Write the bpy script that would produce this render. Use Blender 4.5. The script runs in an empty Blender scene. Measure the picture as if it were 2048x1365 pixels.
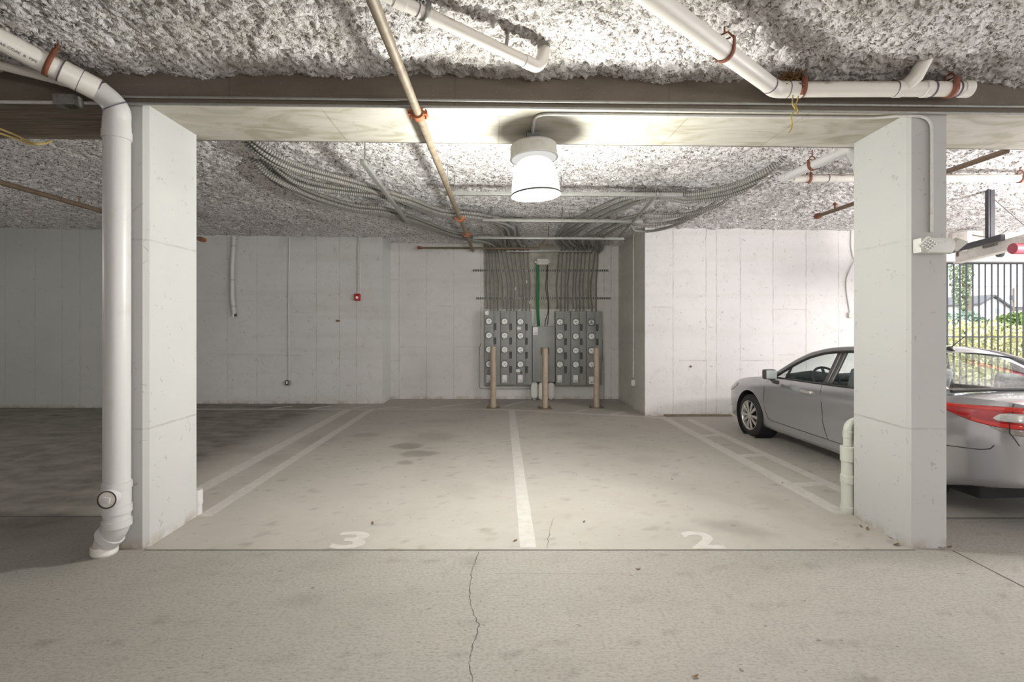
import bpy, bmesh, math, random
import numpy as np
from mathutils import Vector, Matrix

# ------------------------------------------------------------------ camera, world, sun, lights, exposure
SC = bpy.context.scene
COL = SC.collection
F, CX, CY, EYE = 1000.0, 1005.0, 650.0, 1.65          # focal length / principal point in photo pixels, eye height
cam = bpy.data.cameras.new('camera')
cam.sensor_width = 36.0
cam.lens = F / 2048 * 36.0
cam.shift_x = (1024 - CX) / 2048
cam.shift_y = -(682.5 - CY) / 2048
cam.clip_start, cam.clip_end = 0.05, 500
camo = bpy.data.objects.new('camera', cam)
COL.objects.link(camo)
camo.location = (0, 0, EYE)
camo.rotation_euler = (math.pi / 2, 0, 0)
SC.camera = camo

SC.view_settings.view_transform = 'Standard'
SC.view_settings.look = 'None'
SC.view_settings.gamma = 1.0
SC.view_settings.use_curve_mapping = False
SC.view_settings.exposure = 0.0
SC.cycles.use_denoising = True
SC.cycles.max_bounces = 8
SC.cycles.diffuse_bounces = 5
SC.cycles.transparent_max_bounces = 12
SC.cycles.sample_clamp_indirect = 6.0

LAMP_EMIT = 1.12
SKY = 3.2
world = bpy.data.worlds.new('sky')
SC.world = world
world.use_nodes = True
bg = world.node_tree.nodes['Background']
bg.inputs[0].default_value = (0.97, 0.98, 1.0, 1)
bg.inputs[1].default_value = SKY


def add_light(name, kind, loc, energy, size=0.4, rot=(0, 0, 0), color=(1, 1, 1)):
    l = bpy.data.lights.new(name, kind)
    l.energy = energy
    l.color = color
    if kind == 'POINT':
        l.shadow_soft_size = size
    elif kind == 'AREA':
        l.size = size
    elif kind == 'SUN':
        l.angle = size
    o = bpy.data.objects.new(name, l)
    o.location = loc
    o.rotation_euler = rot
    COL.objects.link(o)
    return o


add_light('sun', 'SUN', (-10, -20, 30), 3.0, 0.02, (math.radians(42), 0, math.radians(-14)), (1, 0.97, 0.9))
# added fill lights for the drive aisle and neighbouring bays, no fixtures seen
add_light('aisle_fill_light', 'POINT', (1.7, -3.2, 2.25), 280, 0.3, color=(1, 0.965, 0.94))
add_light('right_bay_fill_light', 'POINT', (6.6, 4.6, 2.6), 400, 0.2, color=(1, 0.965, 0.955))
add_light('left_bay_fill_light', 'POINT', (-8.6, 4.2, 2.6), 120, 0.22, color=(1, 0.985, 0.95))

rnd = random.Random(7)


# ------------------------------------------------------------------ photo-to-place measuring helpers
def G(px, py):
    Y = EYE * F / (py - CY)
    return Vector(((px - CX) * Y / F, Y, 0))


def A(px, py, Y):
    return Vector(((px - CX) * Y / F, Y, EYE - (py - CY) * Y / F))


def Hh(px, py, z):
    Y = (z - EYE) * F / (CY - py)
    return Vector(((px - CX) * Y / F, Y, z))


# ------------------------------------------------------------------ numeric noise
def _hash(ix, iy, seed):
    n = (ix.astype(np.int64) * 374761393 + iy.astype(np.int64) * 668265263 + seed * 974711) & 0x7fffffff
    n = ((n ^ (n >> 13)) * 1274126177) & 0x7fffffff
    n = (n ^ (n >> 16)) & 0xffff
    return n / 65536.0 * 2 * math.pi


def perlin(x, y, seed=0):
    x = np.asarray(x, float); y = np.asarray(y, float)
    ix, iy = np.floor(x), np.floor(y)
    fx, fy = x - ix, y - iy
    u, v = fx * fx * fx * (fx * (fx * 6 - 15) + 10), fy * fy * fy * (fy * (fy * 6 - 15) + 10)

    def g(dx, dy):
        a = _hash(ix + dx, iy + dy, seed)
        return np.cos(a) * (fx - dx) + np.sin(a) * (fy - dy)
    return ((g(0, 0) * (1 - u) + g(1, 0) * u) * (1 - v) + (g(0, 1) * (1 - u) + g(1, 1) * u) * v) * 1.5


def fbm(x, y, oct=4, seed=0, gain=0.5):
    t, a, s = 0, 1, 1
    for i in range(oct):
        t = t + a * perlin(x * s, y * s, seed + i * 17)
        a *= gain
        s *= 2.03
    return t


def smooth(a, b, x):
    t = np.clip((x - a) / (b - a), 0, 1)
    return t * t * (3 - 2 * t)


# ------------------------------------------------------------------ node helpers
class NT:
    def __init__(self, name):
        self.m = bpy.data.materials.new(name)
        self.m.use_nodes = True
        self.t = self.m.node_tree
        self.t.nodes.clear()
        self.out = self.t.nodes.new('ShaderNodeOutputMaterial')
        self._tc = None

    def node(self, typ, props=None, **ins):
        n = self.t.nodes.new(typ)
        for k, v in (props or {}).items():
            setattr(n, k, v)
        for k, v in ins.items():
            key = int(k[1:]) if k[0] == '_' and k[1:].isdigit() else k.replace('__', ' ')
            self.put(n.inputs[key], v)
        return n

    def put(self, sock, v):
        if hasattr(v, 'is_output'):
            self.t.links.new(v, sock)
        elif isinstance(v, (tuple, list)):
            if len(v) == 3 and sock.type == 'RGBA':
                v = tuple(v) + (1,)
            sock.default_value = v
        else:
            sock.default_value = v

    def obj(self):
        if not self._tc:
            self._tc = self.node('ShaderNodeTexCoord')
        return self._tc.outputs['Object']

    def uv(self):
        self.obj()
        return self._tc.outputs['UV']

    def math(self, op, a, b=0.0, clamp=False):
        n = self.node('ShaderNodeMath', {'operation': op, 'use_clamp': clamp}, _0=a, _1=b)
        return n.outputs[0]

    def noise(self, scale, detail=4, rough=0.55, vec=None, dist=0.0, stretch=None):
        v = vec or self.obj()
        if stretch:
            v = self.node('ShaderNodeMapping', None, Vector=v, Scale=stretch).outputs[0]
        return self.node('ShaderNodeTexNoise', None, Vector=v, Scale=scale, Detail=detail, Roughness=rough, Distortion=dist).outputs[0]

    def ramp(self, fac, stops, interp='LINEAR'):
        n = self.node('ShaderNodeValToRGB', None, Fac=fac)
        r = n.color_ramp
        r.interpolation = interp
        while len(r.elements) < len(stops):
            r.elements.new(0.5)
        for e, (p, c) in zip(r.elements, stops):
            e.position = p
            if not isinstance(c, (tuple, list)):
                c = (c, c, c)
            e.color = tuple(c) + (1,)
        return n.outputs[0]

    def mix(self, fac, a, b, blend='MIX'):
        n = self.node('ShaderNodeMix', {'data_type': 'RGBA', 'blend_type': blend})
        self.put(n.inputs[0], fac)
        self.put(n.inputs[6], a)
        self.put(n.inputs[7], b)
        return n.outputs[2]

    def xyz(self, vec=None):
        n = self.node('ShaderNodeSeparateXYZ', None, _0=vec or self.obj())
        return n.outputs[0], n.outputs[1], n.outputs[2]

    def line(self, coord, pos, w):
        d = self.math('ABSOLUTE', self.math('SUBTRACT', coord, pos))
        return self.math('SUBTRACT', 1.0, self.math('DIVIDE', d, w), True)

    def bump(self, h, strength=0.3, dist=0.01, normal=None):
        n = self.node('ShaderNodeBump', None, Height=h, Strength=strength, Distance=dist)
        if normal:
            self.put(n.inputs['Normal'], normal)
        return n.outputs[0]

    def principled(self, color, rough=0.6, metal=0.0, normal=None, **kw):
        n = self.node('ShaderNodeBsdfPrincipled')
        self.put(n.inputs['Base Color'], color)
        self.put(n.inputs['Roughness'], rough)
        self.put(n.inputs['Metallic'], metal)
        if normal:
            self.put(n.inputs['Normal'], normal)
        for k, v in kw.items():
            self.put(n.inputs[k.replace('__', ' ')], v)
        self.t.links.new(n.outputs[0], self.out.inputs[0])
        return self.m


MATS = {}


def simple(name, color, rough=0.5, metal=0.0, var=0.12, scale=18, bump=0.0, **kw):
    n = NT(name)
    f = n.noise(scale, 4)
    dark = tuple(c * (1 - var) for c in color)
    lite = tuple(min(1, c * (1 + var * 0.6)) for c in color)
    col = n.ramp(f, [(0.3, dark), (0.7, lite)])
    nb = n.bump(n.noise(scale * 8, 3), bump, 0.002) if bump else None
    MATS[name] = n.principled(col, rough, metal, nb, **kw)
    return MATS[name]


def dirty(name, color, dirt, amount=0.5, rough=0.45, metal=0.0, scale=9, top=0.0, bump=0.0, **kw):
    """base colour with soft grime patches; top > 0 lets more settle where the surface faces up"""
    n = NT(name)
    f = n.noise(scale, 6, 0.62, dist=0.4)
    sp = n.noise(scale * 9, 3, 0.6)
    if top:
        g = n.node('ShaderNodeNewGeometry').outputs['Normal']
        z = n.xyz(g)[2]
        f = n.math('ADD', f, n.math('MULTIPLY', n.math('SUBTRACT', z, 0.35), top))
    m1 = n.ramp(f, [(0.62 - 0.25 * amount, 0.0), (0.95 - 0.2 * amount, 0.85)])
    m2 = n.ramp(sp, [(0.70, 0.0), (0.78, 0.6)])
    fac = n.math('MAXIMUM', m1, m2)
    nb = n.bump(sp, bump, 0.002) if bump else None
    MATS[name] = n.principled(n.mix(fac, color, dirt), rough, metal, nb, **kw)
    return MATS[name]


# ------------------------------------------------------------------ mesh builder
ORIGIN = {}


class MB:
    def __init__(self):
        self.v, self.f, self.uv, self.mi = [], [], [], []

    def add(self, verts, faces, uvs=None, mi=0):
        b = len(self.v)
        self.v += [tuple(p) for p in verts]
        self.uv += list(uvs) if uvs else [(0, 0)] * len(verts)
        self.f += [tuple(i + b for i in f) for f in faces]
        self.mi += [mi] * len(faces)
        return self

    def box(self, c, s, rot=None, mi=0):
        c = Vector(c)
        vs = []
        for z in (-.5, .5):
            for y in (-.5, .5):
                for x in (-.5, .5):
                    p = Vector((x * s[0], y * s[1], z * s[2]))
                    if rot:
                        p = rot @ p
                    vs.append(c + p)
        return self.add(vs, [(0, 2, 3, 1), (4, 5, 7, 6), (0, 1, 5, 4), (2, 6, 7, 3), (0, 4, 6, 2), (1, 3, 7, 5)], mi=mi)

    def span(self, x0, x1, y0, y1, z0, z1):
        return self.box(((x0 + x1) / 2, (y0 + y1) / 2, (z0 + z1) / 2), (abs(x1 - x0), abs(y1 - y0), abs(z1 - z0)))

    def tube(self, pts, r, seg=16, caps=True, ellipse=1.0):
        pts = [Vector(p) for p in pts]
        n = len(pts)
        rs = r if isinstance(r, (list, tuple)) else [r] * n
        tang = []
        for i in range(n):
            d = pts[min(i + 1, n - 1)] - pts[max(i - 1, 0)]
            tang.append(d.normalized() if d.length > 1e-9 else Vector((0, 0, 1)))
        up = Vector((0, 0, 1)) if abs(tang[0].z) < 0.9 else Vector((0, 1, 0))
        nrm = (up - tang[0] * up.dot(tang[0])).normalized()
        vs, uvs, fs, L = [], [], [], 0
        for i in range(n):
            if i:
                L += (pts[i] - pts[i - 1]).length
                nrm = (nrm - tang[i] * nrm.dot(tang[i]))
                nrm = nrm.normalized() if nrm.length > 1e-6 else Vector((1, 0, 0))
            bi = tang[i].cross(nrm)
            for k in range(seg):
                a = 2 * math.pi * k / seg
                vs.append(pts[i] + (nrm * math.cos(a) * ellipse + bi * math.sin(a)) * rs[i])
                uvs.append((L, k / seg))
        for i in range(n - 1):
            for k in range(seg):
                a, b = i * seg + k, i * seg + (k + 1) % seg
                fs.append((a, b, b + seg, a + seg))
        if caps:
            fs.append(tuple(reversed(range(seg))))
            fs.append(tuple((n - 1) * seg + k for k in range(seg)))
        return self.add(vs, fs, uvs)

    def cyl(self, p0, p1, r0, r1=None, seg=24, caps=True):
        return self.tube([p0, p1], [r0, r0 if r1 is None else r1], seg, caps)

    def lathe(self, prof, origin, axis=(0, 0, 1), seg=32, close=True):
        """prof: (radius, height along axis)"""
        o = Vector(origin); ax = Vector(axis).normalized()
        u = Vector((0, 0, 1)) if abs(ax.z) < 0.9 else Vector((1, 0, 0))
        u = (u - ax * u.dot(ax)).normalized(); w = ax.cross(u)
        vs, fs = [], []
        for r, h in prof:
            for k in range(seg):
                a = 2 * math.pi * k / seg
                vs.append(o + ax * h + (u * math.cos(a) + w * math.sin(a)) * r)
        for i in range(len(prof) - 1):
            for k in range(seg):
                a, b = i * seg + k, i * seg + (k + 1) % seg
                fs.append((a, b, b + seg, a + seg))
        if close:
            fs.append(tuple(reversed(range(seg))))
            fs.append(tuple((len(prof) - 1) * seg + k for k in range(seg)))
        return self.add(vs, fs)

    def ring(self, c, axis, r_in, r_out, w, seg=28):
        return self.lathe([(r_in, -w / 2), (r_out, -w / 2), (r_out, w / 2), (r_in, w / 2), (r_in, -w / 2)], c, axis, seg, close=False)

    def prism(self, poly, vec):
        vec = Vector(vec); n = len(poly)
        vs = [Vector(p) for p in poly] + [Vector(p) + vec for p in poly]
        fs = [tuple(reversed(range(n))), tuple(range(n, 2 * n))] + [(i, (i + 1) % n, (i + 1) % n + n, i + n) for i in range(n)]
        return self.add(vs, fs)

    def grid(self, P, mi=0, uvs=None):
        """P: rows of points"""
        R, Cc = len(P), len(P[0])
        vs = [p for row in P for p in row]
        fs = [(i * Cc + j, i * Cc + j + 1, (i + 1) * Cc + j + 1, (i + 1) * Cc + j) for i in range(R - 1) for j in range(Cc - 1)]
        return self.add(vs, fs, uvs, mi)

    def build(self, name, mat, parent=None, smooth_deg=35, bevel=0.0, local=False, kind=None, label=None, recalc=True, seg=2):
        me = bpy.data.meshes.new(name)
        o = Vector((0, 0, 0)) if (local or parent is None) else ORIGIN.get(parent.name, Vector((0, 0, 0)))
        me.from_pydata([(p[0] - o.x, p[1] - o.y, p[2] - o.z) for p in self.v], [], self.f)
        mats = mat if isinstance(mat, list) else [mat]
        for m in mats:
            me.materials.append(MATS[m] if isinstance(m, str) else m)
        me.polygons.foreach_set('material_index', self.mi)
        if any(u != (0, 0) for u in self.uv):
            uvl = me.uv_layers.new(name='UVMap')
            li = np.empty(len(me.loops), dtype=np.int32)
            me.loops.foreach_get('vertex_index', li)
            uvl.data.foreach_set('uv', np.array(self.uv, dtype=np.float32)[li].ravel())
        if recalc or bevel:
            bm = bmesh.new()
            bm.from_mesh(me)
            if recalc:
                bmesh.ops.recalc_face_normals(bm, faces=bm.faces)
            if bevel:
                es = [e for e in bm.edges if len(e.link_faces) == 2 and e.calc_face_angle(0) > math.radians(35)]
                bmesh.ops.bevel(bm, geom=es, offset=bevel, segments=seg, profile=0.6, affect='EDGES', clamp_overlap=True)
            bm.to_mesh(me)
            bm.free()
        if smooth_deg:
            me.shade_smooth()
            me.set_sharp_from_angle(angle=math.radians(smooth_deg))
        ob = bpy.data.objects.new(name, me)
        COL.objects.link(ob)
        if parent:
            ob.parent = parent
            ORIGIN[ob.name] = o
        if kind:
            ob['kind'] = kind
        if label:
            ob['label'] = label
        return ob


def tag(o, label, cat, group=None, kind=None):
    o['label'] = label
    o['category'] = cat
    if group:
        o['group'] = group
    if kind:
        o['kind'] = kind
    return o


def thing(name, loc, label, cat, group=None):
    o = bpy.data.objects.new(name, None)
    o.empty_display_size = 0.1
    COL.objects.link(o)
    o.location = loc
    ORIGIN[o.name] = Vector(loc)
    return tag(o, label, cat, group)


def spline(pts, n=8):
    """Catmull-Rom through points"""
    P = [Vector(p) for p in pts]
    P = [P[0] * 2 - P[1]] + P + [P[-1] * 2 - P[-2]]
    out = []
    for i in range(1, len(P) - 2):
        p0, p1, p2, p3 = P[i - 1:i + 3]
        for k in range(n):
            t = k / n
            out.append(0.5 * ((2 * p1) + (p2 - p0) * t + (2 * p0 - 5 * p1 + 4 * p2 - p3) * t * t + (3 * p1 - p0 - 3 * p2 + p3) * t ** 3))
    out.append(P[-2])
    return out


def fillet(pts, r, n=6):
    """polyline with rounded corners"""
    P = [Vector(p) for p in pts]
    out = [P[0]]
    for i in range(1, len(P) - 1):
        a, b = (P[i - 1] - P[i]), (P[i + 1] - P[i])
        d = min(r, a.length * 0.48, b.length * 0.48)
        s, e = P[i] + a.normalized() * d, P[i] + b.normalized() * d
        for k in range(n + 1):
            t = k / n
            out.append(s * (1 - t) ** 2 + P[i] * 2 * t * (1 - t) + e * t * t)
    out.append(P[-1])
    return out


def text_mesh(txt, size, extrude=0.0005, bold=0.0):
    cu = bpy.data.curves.new('lettering', 'FONT')
    cu.body = txt
    cu.size = size
    cu.extrude = extrude
    cu.align_x = 'CENTER'
    cu.offset = bold
    ob = bpy.data.objects.new('lettering_source', cu)
    COL.objects.link(ob)
    dg = bpy.context.evaluated_depsgraph_get()
    me = bpy.data.meshes.new_from_object(ob.evaluated_get(dg))
    bpy.data.objects.remove(ob)
    bpy.data.curves.remove(cu)
    vs = [v.co.copy() for v in me.vertices]
    fs = [tuple(p.vertices) for p in me.polygons]
    bpy.data.meshes.remove(me)
    return vs, fs


def grid_mesh(name, X, Y, Z, mats, attrs=None, smooth=True):
    """numpy height grid -> mesh object"""
    R, Cc = X.shape
    co = np.stack([X, Y, Z], -1).reshape(-1, 3).astype(np.float32)
    i, j = np.meshgrid(np.arange(R - 1), np.arange(Cc - 1), indexing='ij')
    a = (i * Cc + j).ravel()
    q = np.stack([a, a + 1, a + Cc + 1, a + Cc], -1).astype(np.int32)
    me = bpy.data.meshes.new(name)
    me.vertices.add(len(co)); me.vertices.foreach_set('co', co.ravel())
    me.loops.add(q.size); me.loops.foreach_set('vertex_index', q.ravel())
    me.polygons.add(len(q))
    me.polygons.foreach_set('loop_start', np.arange(0, q.size, 4, dtype=np.int32))
    me.polygons.foreach_set('loop_total', np.full(len(q), 4, dtype=np.int32))
    me.update(calc_edges=True)
    for k, arr in (attrs or {}).items():
        at = me.attributes.new(k, 'FLOAT', 'POINT')
        at.data.foreach_set('value', arr.ravel().astype(np.float32))
    if smooth:
        me.shade_smooth()
    me.materials.append(MATS[mats])
    ob = bpy.data.objects.new(name, me)
    COL.objects.link(ob)
    return ob


# ------------------------------------------------------------------ materials
def mat_floor():
    n = NT('floor_concrete')
    x, y, z = n.xyz()
    big = n.noise(0.55, 5, 0.55, dist=0.6)
    mid = n.noise(5.0, 6, 0.65)
    fine = n.noise(70, 4, 0.7)
    broom = n.noise(1.0, 4, 0.7, stretch=(7, 110, 1))
    base = n.ramp(big, [(0.3, (0.365, 0.34, 0.302)), (0.7, (0.435, 0.408, 0.366))])
    base = n.mix(n.ramp(mid, [(0.35, 0.35), (0.65, 0.0)]), base, (0.34, 0.31, 0.26))
    side = n.math('GREATER_THAN', n.math('ABSOLUTE', n.math('SUBTRACT', x, 0.2)), 2.82)
    front = n.math('LESS_THAN', y, n.math('ADD', 3.66, n.math('MULTIPLY', side, 0.62)))
    # the drive aisle slab: exposed aggregate and dark pits
    pits = n.ramp(n.noise(62, 4, 0.7, stretch=(0.7, 1.2, 1)), [(0.49, 0.0), (0.60, 1.0)])
    pits = n.math('MULTIPLY', n.math('MULTIPLY', pits, front), 0.72)
    base = n.mix(pits, base, (0.17, 0.155, 0.13))
    base = n.mix(n.math('MULTIPLY', front, 0.5), base, (0.27, 0.257, 0.232))  # dimmer light of the aisle put into the slab colour
    base = n.mix(n.math('MULTIPLY', n.ramp(fine, [(0.58, 0.0), (0.72, 1.0)]), 0.30), base, (0.2, 0.18, 0.15))
    base = n.mix(n.math('MULTIPLY', n.ramp(broom, [(0.48, 0.0), (0.70, 1.0)]), n.math('ADD', 0.16, n.math('MULTIPLY', front, 0.3))), base, (0.2, 0.182, 0.155))
    speck = n.ramp(n.noise(24, 2, 0.5, stretch=(1, 1.6, 1), dist=0.6), [(0.715, 0.0), (0.74, 1.0)])
    base = n.mix(n.math('MULTIPLY', speck, 0.7), base, (0.10, 0.085, 0.065))
    st = n.node('ShaderNodeAttribute', {'attribute_name': 'stain'}).outputs['Fac']
    st = n.math('MULTIPLY', st, n.math('ADD', 0.6, n.math('MULTIPLY', mid, 0.8)), True)
    base = n.mix(st, base, (0.095, 0.082, 0.066))
    h = n.math('ADD', n.math('MULTIPLY', broom, 0.5), n.math('MULTIPLY', fine, 0.6))
    MATS['floor'] = n.principled(base, n.ramp(mid, [(0.3, 0.72), (0.7, 0.9)]), 0, n.bump(h, 0.35, 0.004))


def mat_wall(name, seams, axis='x', base=(0.63, 0.615, 0.60), grime=(0.40, 0.38, 0.34), bands=(), amount=0.5, bare=None):
    """painted board-formed concrete: form seams at given places, bug holes, smears"""
    n = NT(name)
    x, y, z = n.xyz()
    c = x if axis == 'x' else y
    v = n.obj()
    big = n.noise(0.8, 4, 0.5, dist=0.3)
    mid = n.noise(4.5, 7, 0.65, dist=0.8)
    col = n.ramp(big, [(0.3, tuple(b * 0.90 for b in base)), (0.7, base)])
    col = n.mix(n.math('MULTIPLY', n.ramp(mid, [(0.52, 0.0), (0.68, 1.0)]), 0.22 * amount), col, grime)
    # lift lines of the pours, very soft
    lift = n.noise(1.0, 2, 0.4, stretch=(0.25, 0.25, 6.0))
    col = n.mix(n.math('MULTIPLY', n.ramp(lift, [(0.5, 0.0), (0.7, 1.0)]), 0.16 * amount), col, grime)
    wob = n.math('MULTIPLY', n.math('SUBTRACT', n.noise(9, 4, 0.7), 0.5), 0.05)
    cw = n.math('ADD', c, wob)
    seam = None
    for s in seams:
        l = n.line(cw, s, 0.014)
        seam = l if seam is None else n.math('MAXIMUM', seam, l)
    for zz, c0, c1 in bands:
        l = n.line(n.math('ADD', z, n.math('MULTIPLY', wob, 0.4)), zz, 0.012)
        l = n.math('MULTIPLY', l, n.math('MULTIPLY', n.math('GREATER_THAN', c, c0), n.math('LESS_THAN', c, c1)))
        seam = l if seam is None else n.math('MAXIMUM', seam, l)
    brk = n.ramp(n.noise(3.2, 5, 0.7), [(0.38, 0.15), (0.62, 1.0)])
    pit = n.ramp(n.noise(14, 2, 0.5, dist=1.5), [(0.685, 0.0), (0.71, 1.0)])
    dots = n.node('ShaderNodeTexVoronoi', None, Vector=v, Scale=6.0).outputs['Distance']
    dots = n.math('MULTIPLY', n.math('LESS_THAN', dots, 0.055), n.math('GREATER_THAN', n.noise(2.5, 2), 0.48))
    mark = n.math('MAXIMUM', n.math('MULTIPLY', pit, 0.5 * amount), n.math('MULTIPLY', dots, 0.5))
    if seam is not None:
        seam = n.math('MULTIPLY', seam, brk)
        mark = n.math('MAXIMUM', mark, n.math('MULTIPLY', seam, 0.66))
    col = n.mix(mark, col, (0.27, 0.245, 0.21))
    # rusty, damp foot of the wall
    foot = n.math('SUBTRACT', 1.0, n.math('DIVIDE', z, 0.09), True)
    foot = n.math('MULTIPLY', foot, n.ramp(n.noise(6, 5, 0.7), [(0.42, 0.0), (0.6, 1.0)]))
    col = n.mix(n.math('MULTIPLY', foot, 0.7), col, (0.27, 0.2, 0.13))
    if bare:
        x0, x1, z0, z1 = bare
        k = n.math('MULTIPLY', n.math('GREATER_THAN', cw, x0), n.math('LESS_THAN', cw, x1))
        k = n.math('MULTIPLY', k, n.math('MULTIPLY', n.math('GREATER_THAN', z, z0), n.math('LESS_THAN', z, z1)))
        bc = n.ramp(n.noise(7, 5, 0.65), [(0.3, (0.29, 0.27, 0.225)), (0.7, (0.45, 0.425, 0.375))])
        col = n.mix(k, col, bc)
    h = n.math('SUBTRACT', n.math('MULTIPLY', mid, 0.4), n.math('MULTIPLY', mark, 0.8))
    MATS[name] = n.principled(col, 0.75, 0, n.bump(h, 0.35, 0.008))


def mat_beam():
    n = NT('beam_soffit')
    x, y, z = n.xyz()
    sw = n.noise(1.6, 3, 0.5, dist=2.2, stretch=(1, 2.2, 1))
    grain = n.noise(1.0, 4, 0.65, stretch=(3, 55, 3))
    col = n.ramp(sw, [(0.34, (0.35, 0.325, 0.25)), (0.5, (0.455, 0.43, 0.37)), (0.66, (0.495, 0.47, 0.42))])
    col = n.mix(n.math('MULTIPLY', n.ramp(grain, [(0.5, 0.0), (0.75, 1.0)]), 0.35), col, (0.31, 0.27, 0.2))
    joint = None
    for p in (-1.35, -0.02, 1.42, 2.28, -4.3, -6.2, 4.2, 5.4):
        l = n.line(n.math('ADD', x, n.math('MULTIPLY', n.math('SUBTRACT', y, 3.66), 0.02)), p, 0.010)
        joint = l if joint is None else n.math('MAXIMUM', joint, l)
    joint = n.math('MULTIPLY', joint, n.ramp(n.noise(5, 4), [(0.3, 0.3), (0.6, 1.0)]))
    col = n.mix(n.math('MULTIPLY', joint, 0.7), col, (0.22, 0.19, 0.12))
    streak = n.noise(1.0, 4, 0.7, vec=n.node('ShaderNodeMapping', None, Vector=n.obj(), Rotation=(0, 0, 0.5), Scale=(2.5, 40, 2)).outputs[0])
    raw = n.ramp(streak, [(0.35, (0.10, 0.08, 0.055)), (0.62, (0.24, 0.195, 0.15)), (0.75, (0.42, 0.37, 0.3))])
    col = n.mix(n.math('LESS_THAN', x, -2.75), col, raw)
    dots = n.node('ShaderNodeTexVoronoi', None, Vector=n.obj(), Scale=9.0).outputs['Distance']
    col = n.mix(n.math('MULTIPLY', n.math('LESS_THAN', dots, 0.06), 0.6), col, (0.16, 0.14, 0.1))
    MATS['beam_soffit'] = n.principled(col, 0.7, 0, n.bump(grain, 0.15, 0.003))
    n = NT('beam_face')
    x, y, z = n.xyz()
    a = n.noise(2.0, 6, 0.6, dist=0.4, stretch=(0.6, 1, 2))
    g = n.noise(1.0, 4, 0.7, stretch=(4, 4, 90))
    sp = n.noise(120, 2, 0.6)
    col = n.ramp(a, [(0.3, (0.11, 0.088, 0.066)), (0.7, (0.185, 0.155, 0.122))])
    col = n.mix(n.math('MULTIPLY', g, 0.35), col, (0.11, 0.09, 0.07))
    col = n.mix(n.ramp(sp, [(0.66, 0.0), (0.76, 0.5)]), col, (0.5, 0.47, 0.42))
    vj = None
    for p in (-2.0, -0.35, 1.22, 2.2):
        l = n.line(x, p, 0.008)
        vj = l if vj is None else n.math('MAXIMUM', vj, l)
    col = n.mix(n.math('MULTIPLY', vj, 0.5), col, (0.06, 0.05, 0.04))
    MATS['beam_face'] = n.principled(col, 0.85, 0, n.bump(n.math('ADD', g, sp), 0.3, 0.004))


def mat_fluff(name, dirt=0.30, low=0.52, white=1.0):
    n = NT(name)
    f = n.noise(34, 3, 0.62, dist=1.3)
    p = n.noise(1.3, 5, 0.6, dist=0.5)
    clump = n.noise(11, 4, 0.65, dist=0.6)
    fl = n.math('ADD', n.math('MULTIPLY', f, 0.75), n.math('MULTIPLY', clump, 0.25))
    col = n.ramp(fl, [(0.40, (0.15, 0.13, 0.11)), (0.44, (0.44, 0.41, 0.385)), (0.485, (0.88 * white, 0.85 * white, 0.85 * white)), (0.62, (0.96 * white, 0.935 * white, 0.94 * white))])
    dusty = n.math('MULTIPLY', n.ramp(p, [(low, 0.0), (low + 0.18, 1.0)]), dirt)
    col = n.mix(dusty, col, (0.27, 0.245, 0.205))
    h = n.math('ADD', f, n.math('MULTIPLY', clump, 0.8))
    MATS[name] = n.principled(col, 0.95, 0, n.bump(h, 0.8, 0.02))


def mat_flex(name, color, pitch, rough=0.5, metal=0.0, dark=0.35):
    """spiral wound flexible conduit: ribs run round the tube, along its length"""
    n = NT(name)
    u, v, w = n.xyz(n.uv())
    s = n.math('SINE', n.math('MULTIPLY', u, 2 * math.pi / pitch))
    dustn = n.noise(7, 4, 0.6)
    col = n.ramp(n.math('ADD', n.math('MULTIPLY', s, 0.5), 0.5), [(0.05, tuple(c * dark for c in color)), (0.5, color)])
    col = n.mix(n.ramp(dustn, [(0.45, 0.0), (0.75, 0.5)]), col, (0.30, 0.26, 0.21))
    MATS[name] = n.principled(col, rough, metal, n.bump(s, 0.6, 0.003))


def mat_glass(name, tint, refl=1.0, base=0.04):
    n = NT(name)
    tr = n.node('ShaderNodeBsdfTransparent', None, Color=tint)
    gl = n.node('ShaderNodeBsdfGlossy', None, Color=(1, 1, 1), Roughness=0.02)
    fc = n.node('ShaderNodeLayerWeight', None, Blend=0.5).outputs['Facing']
    fr = n.math('ADD', 0.04, n.math('MULTIPLY', n.math('POWER', fc, 4.0), 0.8))
    mx = n.node('ShaderNodeMixShader')
    n.put(mx.inputs[0], n.math('MULTIPLY', fr, refl, True))
    n.t.links.new(tr.outputs[0], mx.inputs[1])
    n.t.links.new(gl.outputs[0], mx.inputs[2])
    n.t.links.new(mx.outputs[0], n.out.inputs[0])
    MATS[name] = n.m


def mat_emit(name, color, strength):
    n = NT(name)
    e = n.node('ShaderNodeEmission', None, Color=color, Strength=strength)
    n.t.links.new(e.outputs[0], n.out.inputs[0])
    MATS[name] = n.m


def mat_strut():
    n = NT('slotted_steel')
    u = n.xyz()[0]
    s = n.math('GREATER_THAN', n.math('SINE', n.math('MULTIPLY', u, 2 * math.pi / 0.05)), 0.2)
    z = n.node('ShaderNodeNewGeometry').outputs['Normal']
    facing = n.math('GREATER_THAN', n.math('ABSOLUTE', n.xyz(z)[1]), 0.6)
    col = n.mix(n.math('MULTIPLY', s, facing), (0.34, 0.33, 0.3), (0.05, 0.047, 0.042))
    MATS['slotted_steel'] = n.principled(col, 0.5, 0.3)


def mat_leaf(name, a, b, scale=3):
    n = NT(name)
    col = n.ramp(n.noise(scale, 3), [(0.3, a), (0.7, b)])
    MATS[name] = n.principled(col, 0.6, 0, None)


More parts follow.
